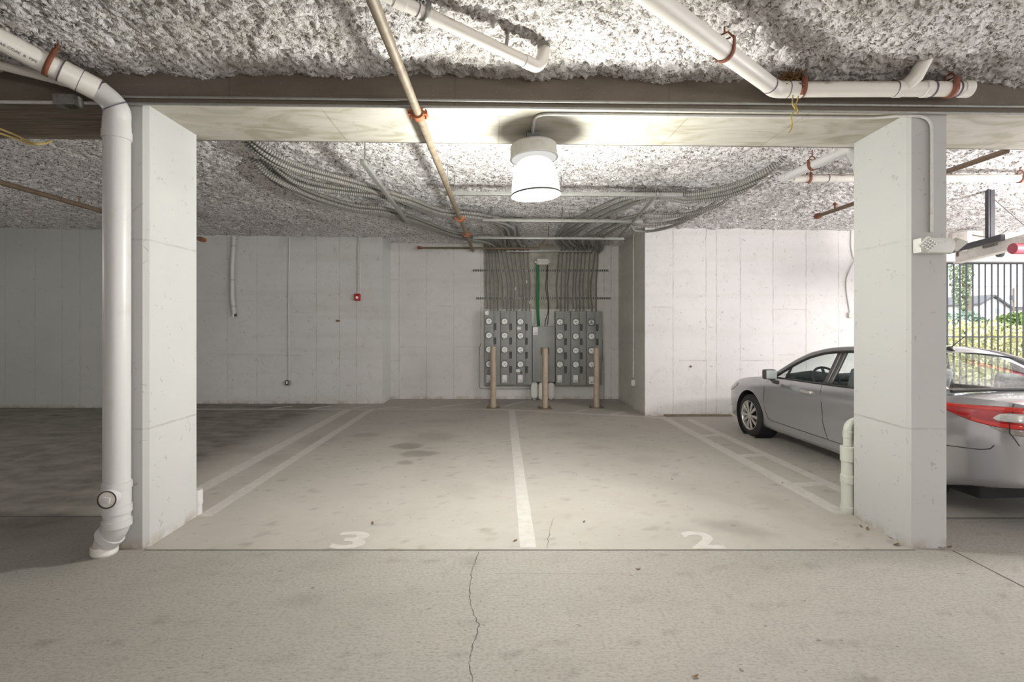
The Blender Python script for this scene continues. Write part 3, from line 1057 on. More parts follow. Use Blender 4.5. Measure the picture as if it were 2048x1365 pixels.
wq = A(1805, 178, YB)
collar(t, 'coupling', wq + Vector((-.03, 0, 0)), (1, 0, 0), RP, .05)
collar(t, 'coupling', A(1852, 178, YB), (1, 0, 0), RP, .05)
primer(t, A(1789, 178, YB), (1, 0, 0), RP * 1.02); primer(t, A(1864, 178, YB), (1, 0, 0), RP * 1.02, .012); primer(t, A(1913, 178, YB), (1, 0, 0), RP * 1.02, .012)
w1 = A(1858, 128, 3.42)
MB().tube([wq + Vector((.0, 0, 0)), wq.lerp(w1, .5), w1 + Vector((.03, 0, .14))], [.050, .048, .044], 28).build('branch', 'pvc_dusty', t)
MB().lathe([(RP * 1.1, -.05), (RP * 1.12, .01), (RP * .8, .016), (0, .017)], end, (1, 0, 0), 28).build('end_cap', 'pvc', t)
clevis(t, A(1899, 178, YB), (1, 0, 0), RP, 3.55, w=.045)
clevis(t, A(1600, 178, YB), (1, 0, 0), RP, 3.55, w=.04)
clevis(t, P0_.lerp(corner, .50), d, .056, 3.6)
# nest-like gunk caught on the strap
m = MB()
for k in range(90):
    c = A(1582, 158, YB - .02) + Vector((rnd.gauss(0, .034), rnd.gauss(0, .018), rnd.gauss(0, .02)))
    e = Vector((rnd.gauss(0, .03), rnd.gauss(0, .02), rnd.gauss(0, .02)))
    m.tube([c - e, c + Vector((0, 0, .006)), c + e], .0035, 5)
tag(m.build('debris_clump', 'nest'), 'brown clump of nest-like debris caught behind the rusty pipe strap', 'debris')
for k, pts in enumerate([[(1586, 190), (1585, 208), (1590, 218), (1583, 232), (1584, 250), (1581, 262), (1577, 266)], [(1597, 192), (1594, 203), (1591, 210), (1596, 222), (1594, 229)]]):
    tag(MB().tube(spline([A(x, y, YB - .062) for x, y in pts], 5), .0042, 6).build('dangling_wire', 'wire_yellow'),
        ['longer yellow wire end dangling below the debris clump on the pipe', 'shorter yellow wire end dangling below the debris clump on the pipe'][k], 'wire', 'wires under the pipe strap')

# ---- back bay, right: pipes behind the column
t = thing('drain_pipe', A(1650, 357, 5.45), 'horizontal white drain pipe behind the right column with rusty straps', 'drain pipe')
zr = EYE + .2935 * 5.45
MB().tube([A(1586, 357, 5.45), A(2230, 357, 5.45)], .041, 24).build('pipe', 'pvc_dusty', t)
for px in (1655, 1668):
    primer(t, A(px, 357, 5.45), (1, 0, 0), .042)
collar(t, 'coupling', A(1662, 357, 5.45), (1, 0, 0), .041, .07, 'pvc_dusty')
clevis(t, A(1617, 357, 5.45), (1, 0, 0), .042, 3.42)
clevis(t, A(2040, 357, 5.45), (1, 0, 0), .042, 3.42)
t = thing('drain_pipe', A(1630, 330, 4.9), 'slanting white drain pipe that turns down beside the right column top', 'drain pipe')
a, b = A(1567, 357, 5.36), A(1693, 301, 4.62)
d = (b - a).normalized()
MB().tube([a, b], .044, 24).build('pipe', 'pvc_painted', t)
collar(t, 'coupling', a + d * .03, d, .045, .07, 'pvc_painted')
MB().tube(fillet([b - d * .03, b + d * .04, b + d * .05 + Vector((.10, .06, -.10)), b + Vector((.2, .1, -.2))], .05, 6), .047, 24).build('elbow', 'pvc_painted', t)
clevis(t, a.lerp(b, .50), d, .045, 3.42)

# ---- pipe in the foot of each column
t = thing('drain_pipe', (3.045, 4.375, 0), 'white plastic standpipe with stepped couplings behind the right column foot', 'drain pipe')
S = Vector((3.035, 4.385, 0))
MB().tube([S, S + Vector((0, 0, .52))], .056, 28).build('pipe', 'pvc_green', t)
for zc, w in ((.52, .13), (.30, .07), (.04, .05)):
    collar(t, 'coupling', S + Vector((0, 0, zc)), (0, 0, 1), .058, w, 'pvc_green')
MB().tube(fillet([S + Vector((0, 0, .5)), S + Vector((0, 0, .76)), S + Vector((.05, 0.0, .80)), S + Vector((.3, .0, .82))], .09, 8), .040, 24).build('elbow', 'pvc_green', t)
collar(t, 'coupling', S + Vector((0, 0, .69)), (0, 0, 1), .041, .06, 'pvc_green')
t = thing('drain_pipe', (-2.69, 4.36, 0), 'short white plastic pipe stub behind the left column foot', 'drain pipe')
S = Vector((-2.672, 4.36, 0))
MB().tube([S, S + Vector((0, 0, .2))], .047, 24).build('pipe', 'pvc_painted', t)
collar(t, 'coupling', S + Vector((0, 0, .15)), (0, 0, 1), .048, .13, 'pvc_painted')


# ---- sprinkler mains
def grooved(parent, p, d, r, mat):
    o = MB().lathe([(r * 1.0, -.035), (r * 1.45, -.033), (r * 1.45, .033), (r * 1.0, .035)], p, d, 24).build('coupling', mat, parent)
    side = Vector(d).cross(Vector((0, 0, 1))).normalized()
    for s in (-1, 1):
        c = Vector(p) + side * s * r * 1.75
        m = MB().box(c, (r * .9, .06, r * .8))
        m.cyl(c - Vector((0, 0, .038)), c + Vector((0, 0, .034)), r * .2, seg=8)
        m.build('coupling_lug', mat, o)


t = thing('sprinkler_pipe', (-.616, 6, 3.19), 'long tan iron sprinkler main crossing the bay in front of the lamp', 'pipe')
xs_, zs_ = -.616, 3.19
MB().tube([(xs_, 1.2, zs_), (xs_, 10.33, zs_)], .0305, 24).build('pipe', 'iron_tan', t)
for yy in (3.65,):
    grooved(t, (xs_, yy, zs_), (0, 1, 0), .032, 'rust_orange')
for yy in (7.25, 8.5):
    grooved(t, (xs_, yy, zs_), (0, 1, 0), .034, 'rust_orange')
collar(t, 'end_cap', (xs_, 10.3, zs_), (0, 1, 0), .034, .1, 'iron_tan')
for yy in (5.6, 9.3):
    MB().cyl((xs_, yy, zs_ + .03), (xs_, yy, 3.5), .006, seg=8).build('hanger_rod', 'galvanised', t)
t = thing('sprinkler_pipe', A(940, 496, 10.36), 'thin rusty sprinkler branch along the recess top behind the conduits', 'pipe')
a, b = A(838, 496, 10.42), A(1076, 497, 10.42)
MB().tube([a, b], .022, 16).build('pipe', 'iron_brown', t)
MB().lathe([(.03, -.03), (.034, -.03), (.034, .05), (.022, .055)], a, (1, 0, 0), 16).build('end_cap', 'rust', t)
m = MB().cyl(b + Vector((-.03, 0, -.02)), b + Vector((.0, 0, .0)), .02, seg=10)
m.cyl(b, b + Vector((.16, -.05, .19)), .011, seg=10)
m.build('sprinkler_head', 'iron_tan', t)
MB().cyl(A(1049, 478, 10.42), A(1049, 497, 10.42), .009, seg=8).build('hanger_rod', 'conduit_painted', t)
t = thing('sprinkler_pipe', (-5.46, 7, 3.2), 'brown iron sprinkler pipe crossing the dark bay behind the drain stack', 'pipe')
MB().tube([(-5.46, 4.45, 3.2), (-5.46, 9.05, 3.2)], .03, 18).build('pipe', 'iron_brown', t)
MB().lathe([(.03, -.06), (.044, -.06), (.044, .04), (.034, .045), (.034, .09), (.0, .092)], (-5.46, 9.08, 3.2), (0, 1, 0), 16).build('end_cap', 'rust_orange', t)
m = MB().cyl((-5.46, 6.45, 3.22), (-5.46, 6.45, 3.30), .012, seg=8)
m.lathe([(.03, 0), (.03, .006)], (-5.46, 6.45, 3.3), (0, 0, 1), 12)
m.build('sprinkler_head', 'iron_brown', t)
t = thing('sprinkler_pipe', (4.49, 5.6, 3.2), 'brown iron sprinkler pipe running past the right column top towards the wall', 'pipe')
MB().tube([(4.49, 4.45, 3.2), (4.49, 7.1, 3.2)], .026, 18).build('pipe', 'iron_brown', t)
MB().lathe([(.026, -.06), (.04, -.06), (.04, .02), (.0, .03)], (4.49, 7.13, 3.2), (0, 1, 0), 16).build('end_cap', 'rust', t)
m = MB().cyl((4.49, 6.75, 3.22), (4.49, 6.75, 3.30), .014, seg=8)
m.lathe([(.02, 0), (.028, .004), (.01, .03)], (4.49, 6.75, 3.27), (0, 0, 1), 12)
m.build('sprinkler_head', 'rust', t)
MB().ring((4.49, 6.3, 3.2), (0, 1, 0), .030, .036, .02, 16).cyl((4.49, 6.3, 3.235), (4.49, 6.3, 3.45), .005, seg=8).build('hanger', 'galvanised', t)

# ---- conduits along the beam
zq = lambda x, dz: zb(x) + dz
tag(MB().tube([(-2.9, 3.645, zq(-2.9, -.016)), (0, 3.645, zq(0, -.016)), (3.2, 3.645, zq(3.2, -.016)), (7, 3.645, zq(7, -.016))], .0105, 12).build('conduit', 'galvanised'),
    'painted conduit along the front edge of the beam between both columns', 'conduit')
tag(MB().tube([(-2.88, BF - .014, zq(-2.88, .035)), (7, BF - .014, zq(7, .035))], .009, 12).build('conduit', 'galvanised'),
    'upper grey conduit fixed on the beam face just above its front edge', 'conduit')
tag(MB().tube([(-11, 3.65, zq(-11, -.012)), (-2.95, 3.65, zq(-2.95, -.012))], .012, 12).build('conduit', 'conduit_painted'),
    'grey conduit along the beam edge left of the drain stack, ending at the dusty box', 'conduit')
tag(MB().tube([(-11, BR + .012, zq(-11, .012)), (9, BR + .012, zq(9, .012))], .015, 12).build('conduit', 'conduit_dark'),
    'dark conduit along the rear lower edge of the beam', 'conduit')
lampx = .245
yk = 3.75
tag(MB().tube(fillet([(lampx, 4.15, zq(lampx, -.014)), (lampx, yk, zq(lampx, -.014)), (2.80, yk, zq(2.8, -.014)), (2.93, 3.666, zq(2.93, -.03)), (3.145, 3.666, zq(3.15, -.034)), (3.145, 3.666, 2.33)], .12, 8), .0105, 12).build('conduit', 'conduit_painted'),
    'slim conduit from the lamp along the beam and down the right column', 'conduit')
m = MB()
for x in (-1.0, .1, 1.4, 2.5):
    m.box((x, 3.66, zq(x, -.02)), (.05, .02, .028))
# dusty junction box with its knocked-out hole
t = thing('junction_box', A(139, 205, 3.6), 'dust covered grey junction box under the beam left of the drain stack', 'junction box')
c = A(137, 203, 3.60)
MB().box(c, (.155, .09, .075)).build('box_body', 'box_dirty', t, bevel=.008)
MB().box(c + Vector((.0, -.047, -.0)), (.14, .006, .055)).build('cover_plate', 'box_dirty', t, bevel=.002)
MB().box(c + Vector((.035, -.01, -.042)), (.07, .05, .014)).build('open_knockout', 'joint_dark', t, bevel=.002)
# yellow cables
for k, (o1, lab) in enumerate([(0, 'upper of two yellow cables looping below the beam at the left edge'), (1, 'lower of two yellow cables looping below the beam at the left edge')]):
    pts = [A(-60, 238 + 9 * o1, 3.9), A(0, 258 + 9 * o1, 3.98), A(35, 272 + 7 * o1, 4.08), A(62, 285 + 3 * o1, 4.25), A(86, 287 + o1, 4.50), A(104, 282, 4.75)]
    tag(MB().tube(spline(pts, 6), .0085, 10).build('cable', 'yellow_sheath'), lab, 'cable', 'yellow cables under the beam')


# ================================================================== CEILING LAMP
LP = Vector((.255, 4.16, 0))
t = thing('ceiling_lamp', (LP.x, LP.y, 3.24), 'white lamp with glowing bell shade under the middle of the beam', 'lamp')
ax = Vector((-.055, 0.02, 1)).normalized()
top = Vector((LP.x, LP.y, 3.155))
MB().lathe([(.0, .0), (.175, -.004), (.192, -.02), (.196, -.11), (.200, -.118), (.200, -.125), (.0, -.126)], top, ax, 48).build('ballast_housing', 'fixture_white', t)
MB().box(top + Vector((0, 0, .045)), (.11, .11, .085)).build('junction_box', 'box_dirty', t, bevel=.006)
MB().cyl(top + Vector((0, 0, -.01)), top + Vector((0, 0, .03)), .03, seg=16).build('stem', 'galvanised', t)
prof = [(.098, -.130), (.122, -.142), (.146, -.165), (.166, -.205), (.182, -.255), (.193, -.31), (.200, -.37), (.203, -.425)]
MB().lathe(prof, top, ax, 40, close=False).build('bell_shade', 'lamp_glow', t, label='glowing frosted bell shade')
MB().lathe([(.200, -.426), (.16, -.436), (.09, -.443), (.0, -.445)], top, ax, 40, close=False).build('lens', 'lamp_lens_glow', t)
MB().lathe([(.10, -.1275), (.185, -.1275)], top, ax, 48, close=False).build('canopy_glow', 'lamp_plate_glow', t)  # added glowing disc: light on the housing underside put in as emission
MB().ring(top - ax * .428, ax, .200, .207, .012, 48).build('rim', 'ring_dark', t)

# unseen point light for this lamp, set well below its lens to reach the ceiling
add_light('ceiling_lamp_light', 'POINT', (LP.x, LP.y, 2.34), 285, 0.13, color=(0.995, 1.0, 0.945))

# ================================================================== METER WALL IN THE RECESS
YP = 10.86                                   # front of the cabinets
sc = YP / F
PX = lambda px: (px - CX) * sc
PZ = lambda py: EYE - (py - CY) * sc


def face_disc(m, x, z, y0, r, d, seg=24):
    m.lathe([(r, 0), (r, d), (0, d * 1.02)], (x, y0, z), (0, -1, 0), seg, close=False)
    return m


def slot_shape(x, z, w, h):
    """plate with a rounded lower end"""
    P = [(x - w / 2, z + h / 2), (x + w / 2, z + h / 2)]
    for k in range(9):
        a = -math.pi * k / 8
        P.append((x + w / 2 * math.cos(a), z - h / 2 + w / 2 + w / 2 * math.sin(a)))
    return P


def sticker(parent, x, z, w, h, lines=True, name='sticker'):
    s = MB().box((x, YP - .0015, z), (w, .003, h)).build(name, 'sticker', parent, smooth_deg=0)
    if lines:
        m = MB()
        m.box((x - w * .28, YP - .0038, z - h * .28), (w * .2, .002, h * .08))
        for k in range(3):
            m.box((x + w * .14, YP - .0038, z - h * (.2 + .1 * k)), (w * .45, .002, h * .035))
        m.build('print', 'ink', s, smooth_deg=0)


POS_L = ['left end', 'middle column', 'right column']
cabs = [(969, 1001, 622, 770.5, 977.9, 990, [643, 671.3, 699.5, 728.5]), (1001, 1033, 622, 770.5, 1009.3, 1021.4, [643.5, 671.6, 699.8, 728.6]), (1033, 1064.2, 622, 770.5, 1040.8, 1053, [644, 672, 700, 729]),
        (1111, 1141.5, 623, 771, 1119.4, 1131, [644.5, 673, 701.3, 729.2]), (1141.5, 1173, 623, 771, 1151.2, 1162.5, [644.5, 673.2, 701.5, 729.4]), (1173, 1204.5, 623, 771, 1182.6, 1194.2, [645, 673.5, 701.8, 729.5])]
clabs = ['grey meter cabinet at the left end of the meter wall, behind the left bollard', 'grey meter cabinet, middle of the left bank of three', 'grey meter cabinet of the left bank with small white tags, beside the plain switch box',
         'grey meter cabinet of the right bank just right of the plain switch box', 'grey meter cabinet, middle of the right bank of three', 'grey meter cabinet at the right end with one empty clear socket on top']
for ci, (x0, x1, y0, y1, mx, hx, rows) in enumerate(cabs):
    X0, X1, Z1, Z0 = PX(x0), PX(x1), PZ(y0), PZ(y1)
    t = thing('meter_cabinet', ((X0 + X1) / 2, YP + .12, Z0), clabs[ci], 'meter cabinet', 'meter cabinets on the recess wall')
    MB().span(X0 + .003, X1 - .003, YP + .012, YM - .001, Z0, Z1).build('cabinet_body', 'cabinet_side', t, bevel=.004)
    xd = X0 + (X1 - X0) * .57
    MB().span(X0 + .005, xd - .002, YP, YP + .014, Z0 + .004, Z1 - .004).build('meter_panel', 'cabinet_grey', t, bevel=.003)
    MB().span(xd + .002, X1 - .005, YP, YP + .014, Z0 + .004, Z1 - .004).build('breaker_panel', 'cabinet_grey', t, bevel=.003)
    for ri, py in enumerate(rows):
        x, z = PX(mx), PZ(py)
        empty = ci == 5 and ri == 0
        r = .083 if empty else .074
        me_ = MB().lathe([(r * 1.02, -.002), (r * 1.06, .018), (r * 1.0, .03), (r * .86, .032), (r * .86, .02)], (x, YP, z), (0, -1, 0), 26, close=False).build(
            'socket_ring' if empty else 'electric_meter', 'ring_dark', t, label='empty clear meter socket' if empty else None)
        if empty:
            face_disc(MB(), x, z, YP - .004, r * .82, .012).build('clear_cover', 'cabinet_grey', me_)
            MB().ring((x, YP - .02, z), (0, -1, 0), r * .55, r * .68, .006, 22).box((x - .03, YP - .019, z + .01), (.015, .008, .04)).box((x + .03, YP - .019, z + .01), (.015, .008, .04)).build('socket_jaws', 'meter_face', me_)
        else:
            face_disc(MB(), x, z, YP - .018, r * .86, .028, 22).build('dial', 'meter_face', me_)
            m = MB().box((x + .002, YP - .0475, z + .014), (.046, .003, .009))
            m.box((x + .02, YP - .0475, z - .034), (.016, .003, .014), Matrix.Rotation(-.5, 3, 'Y'))
            m.box((x - .006, YP - .0475, z - .008), (.03, .003, .004))
            m.build('dial_print', 'ring_dark', me_, smooth_deg=0)
        # little seal latch over each meter
        MB().box((x + .012, YP - .008, z + r + .022), (.014, .014, .026)).build('seal_latch', 'galvanised', t, bevel=.003)
        hz = PZ(py + 11)
        hid = ci == 5 and ri > 1
        P = slot_shape(PX(hx), hz, .058, .155)
        hd = MB().prism([(px_, YP - .001, pz_) for px_, pz_ in P], (0, -.012, 0)).build('breaker_cover', 'charcoal', t, smooth_deg=0, bevel=.002)
        MB().box((PX(hx), YP - .018, hz + .03), (.022, .012, .035)).build('breaker_switch', 'black', hd, bevel=.002)
    sx = PX(mx - 1.2)
    sticker(t, sx + .012, PZ(758 if ci < 5 else 761), .10, .155)
    MB().box((sx + .02, YP - .006, PZ(745)), (.012, .012, .03)).build('seal_latch', 'galvanised', t, bevel=.002)
    if ci == 2:
        for tx, tz in ((1038, 657), (1036, 742)):
            MB().box((PX(tx), YP - .0015, PZ(tz)), (.085, .003, .06)).build('tag', 'sticker', t, smooth_deg=0)
        face_disc(MB(), PX(1042.5), PZ(746), YP, .025, .012, 14).build('lock', 'nest', t)
    if ci == 0:
        MB().box((X0 + .05, YP - .0012, Z1 - .05), (.08, .0025, .08)).build('torn_label', 'sticker', t, smooth_deg=0)
    if ci == 5:
        P = slot_shape(0, 0, .10, .50)
        MB().prism([(X1 - .001, YP + .16 + px_, PZ(703) + pz_) for px_, pz_ in P], (.035, 0, 0)).build('side_fitting', 'cabinet_side', t, bevel=.01)

t = thing('switch_cabinet', (PX(1088), YP + .1, PZ(765)), 'plain grey main switch cabinet between the two banks of meters', 'cabinet')
X0, X1, Z1, Z0 = PX(1064.8), PX(1110.2), PZ(653), PZ(764.5)
MB().span(X0, X1, YP + .010, YM - .001, Z0, Z1).build('cabinet_body', 'cabinet_side', t, bevel=.004)
MB().span(X0 + .004, X1 - .004, YP - .004, YP + .012, Z0 + .004, Z1 - .004).build('cabinet_door', 'cabinet_grey', t, bevel=.004)
YP -= .004
sticker(t, PX(1070.8), PZ(662.5), .105, .165)
YP += .004
m = MB()
for px in (1083.6, 1096.6):
    m.box((PX(px), YP - .02, PZ(703)), (.045, .04, .16))
m.build('operating_handle', 'iron_brown', t, bevel=.006)
m = MB()
for px in (1071.5, 1098):
    m.lathe([(.02, 0), (.02, .03), (.012, .05), (0, .052)], (PX(px), YP + .09, Z1), (0, 0, 1), 14, close=False)
m.build('cable_gland', 'sticker', t)

for k, (px, py0, py1, lab) in enumerate([(1068.8, 765, 798, 'leftmost of three pale grey conduit elbows under the switch cabinet'),
                                         (1083.5, 766, 800.5, 'pale grey conduit elbow half hidden behind the middle bollard'),
                                         (1102.3, 766, 800, 'rightmost of three pale grey conduit elbows under the switch cabinet')]):
    x, w = PX(px), .145
    z1, z0 = PZ(py0), max(.012, PZ(py1))
    t = thing('conduit_elbow', (x, YP + .1, 0), lab, 'conduit fitting', 'conduit elbows under the switch cabinet')

    def stad(w, z0, z1, y):
        P = []
        for j in range(13):
            a = math.pi * j / 12
            P.append((x + w / 2 * math.cos(a), y, z1 - w / 2 + w / 2 * math.sin(a)))
        for j in range(13):
            a = math.pi + math.pi * j / 12
            P.append((x + w / 2 * math.cos(a), y, z0 + w / 2 + w / 2 * math.sin(a)))
        return P
    MB().prism(stad(w, z0, z1, YP + .16), (0, -.12, 0)).build('elbow_body', 'fixture_white', t, bevel=.012)
    MB().prism(stad(w * .86, z0 + .012, z1 - .012, YP + .038), (0, -.014, 0)).build('cover_plate', 'fixture_white', t, bevel=.005)
    m = MB()
    for zz in (z0 + .035, z1 - .035):
        m.lathe([(.008, 0), (.008, .004), (0, .005)], (x, YP + .024, zz), (0, -1, 0), 10, close=False)
    m.build('cover_screws', 'galvanised', t)
    MB().cyl((x, YP + .1, -.01), (x, YP + .1, z0 + .05), .05, seg=18).build('stub', 'galvanised', t)

tag(MB().tube(spline([A(961, 688, YM - .012), A(959, 702, YM - .012), A(958.5, 740, YM - .012), A(959, 772, YM - .012), A(963, 777.5, YM - .012), A(1000, 778.5, YM - .012), A(1055, 778, YM - .012), A(1063, 774, YM - .012)], 5), .006, 6).build('thin_cable', 'conduit_dark'),
    'thin dark cable run down the wall and along under the left meter bank', 'cable')

# slotted channels on the wall
for py, xa_, xb_, lab in ((541.5, 946, 1217, 'upper slotted steel channel across the wall conduits'), (597, 952, 1222, 'lower slotted steel channel across the wall conduits')):
    a, b = A(xa_, py, YM - .02), A(xb_, py, YM - .02)
    tag(MB().box(((a.x + b.x) / 2, YM - .02, a.z), (b.x - a.x, .04, .045)).build('strut_channel', 'slotted_steel', bevel=.003), lab, 'metal channel')
# ground bar box, green and dark cables
t = thing('ground_bar_box', A(1085, 524, YM - .05), 'small beige grounding box on the bare wall above the green cables', 'electrical box')
c = A(1085.5, 524.3, YM - .06)
MB().box(c, (.245, .09, .125)).build('box_body', 'box_white', t, bevel=.006)
for s in (-1, 1):
    MB().lathe([(.03, 0), (.03, .025), (.018, .04), (0, .041)], c + Vector((s * .155, .02, 0)), (0, -1, 0), 14, close=False).build('mounting_lug', 'lens_silver', t)
MB().box(c + Vector((0, .035, 0)), (.37, .02, .06)).build('back_strap', 'galvanised', t)
for k in range(3):
    x = 1073.2 + 2.1 * k
    pts = [A(x - .5, 530, YM - .06), A(x, 550, YM - .04), A(x + (.8 if k else -.6), 575, YM - .045), A(x - .4, 600, YM - .04), A(x + .2, 625, YM - .05), A(x + 1.6, 645, YM - .09), A(x + 2.2, 655, YM - .12)]
    tag(MB().tube(spline(pts, 5), .0125, 8).build('ground_cable', 'green_sheath'),
        ['leftmost of three green ground cables dropping to the switch cabinet', 'middle of three green ground cables dropping to the switch cabinet', 'rightmost of three green ground cables dropping to the switch cabinet'][k], 'cable', 'green ground cables')
for k, pts in enumerate([[(1094.2, 530), (1093, 555), (1091.4, 570), (1092.5, 585), (1096, 605), (1096, 625), (1091.5, 640), (1089.5, 655)], [(1095.4, 530), (1095, 555), (1094.6, 570), (1096, 590), (1098, 610), (1097, 630), (1096, 642), (1095, 655)]]):
    tag(MB().tube(spline([A(x, y, YM - .04 - .07 * max(0, (y - 620) / 35)) for x, y in pts], 5), .0085, 8).build('dark_cable', 'dark_cable'),
        ['left strand of the dark cable pair under the grounding box', 'right strand of the dark cable pair under the grounding box'][k], 'cable', 'dark cables by the green ones')

# ---- hanging trapeze struts
ZT = 3.235
for k, (py, xa_, xb_, lab) in enumerate([(387, 880, 1364, 'longest hanging strut, crossing behind the glowing lamp shade'), (440.5, 965, 1285, 'middle hanging strut under the ceiling conduits'),
                                         (475.5, 946, 1248, 'hanging strut nearest the recess under the ceiling conduits')]):
    a, b = Hh(xa_, py, ZT), Hh(xb_, py, ZT)
    b.z -= .02
    t = thing('trapeze_strut', ((a.x + b.x) / 2, a.y, ZT), lab, 'strut', 'trapeze struts')
    ang = math.atan2(a.z - b.z, b.x - a.x)
    MB().box(((a.x + b.x) / 2, a.y, (a.z + b.z) / 2), (b.x - a.x, .041, .045), Matrix.Rotation(ang, 3, 'Y')).build('channel', 'galvanised', t, bevel=.003)
    for f_ in (.06, .50, .80):
        q = a.lerp(b, f_)
        MB().cyl(q - Vector((0, 0, .07)), (q.x, q.y, 3.5), .006, seg=8).build('threaded_rod', 'conduit_dark', t)
a = A(1013, 502, 10.9); b = A(1182, 503, 10.9)
tag(MB().box(((a.x + b.x) / 2, 10.9, a.z), (b.x - a.x, .05, .05)).build('strut_channel', 'galvanised', bevel=.003), 'short strut at the top of the recess wall where the conduits bend', 'metal channel')
for (p0, p1, w, mt, lab) in [((724, 322), (816, 446), .045, 'galvanised', 'diagonal strut laid over the left conduit bundle'), ((1316, 388), (1238, 474), .022, 'galvanised', 'thin diagonal bar laid over the right conduit bundle')]:
    a, b = Hh(*p0, ZT - .03), Hh(*p1, ZT - .03)
    d = b - a
    m = MB().box((a + b) / 2, (w, d.length, .04), Matrix.Rotation(math.atan2(-d.x, d.y), 3, 'Z'))
    t = thing('diagonal_strut', (a + b) / 2, lab, 'strut')
    m.build('channel', mt, t, bevel=.003)
    for f_ in (.04, .9):
        q = a.lerp(b, f_)
        MB().cyl(q, (q.x, q.y, 3.48), .006, seg=8).build('threaded_rod', 'conduit_dark', t)

# ---- conduits: up the wall, over the recess top, out along the ceiling
botL = [975, 982.5, 989, 995.7, 1007.4, 1014.7, 1022, 1028.6, 1038, 1045.5, 1052, 1059.4]
midL = [973.5, 981.5, 989.5, 996.5, 1006.5, 1016.5, 1023, 1031, 1039, 1046.5, 1053, 1060]
topL = [973, 978.5, 984.5, 991, 997, 1005, 1013.5, 1022, 1030, 1040, 1047.5, 1056]
botR = [1115, 1121.6, 1129.7, 1136, 1146.5, 1153, 1159.7, 1167, 1177.3, 1184, 1192]
midR = [1114, 1122.5, 1130, 1136, 1146, 1151.5, 1159, 1165.5, 1175.5, 1181, 1192.5]
topR = [1118, 1125, 1134, 1141, 1149, 1156, 1163.5, 1171, 1180, 1190, 1196]
YW = YM - .045
nth = ['first', 'second', 'third', 'fourth', 'fifth', 'sixth', 'seventh', 'eighth', 'ninth', 'tenth', 'eleventh', 'twelfth']


def zz(p, z):
    return Vector((p[0], p[1], z))


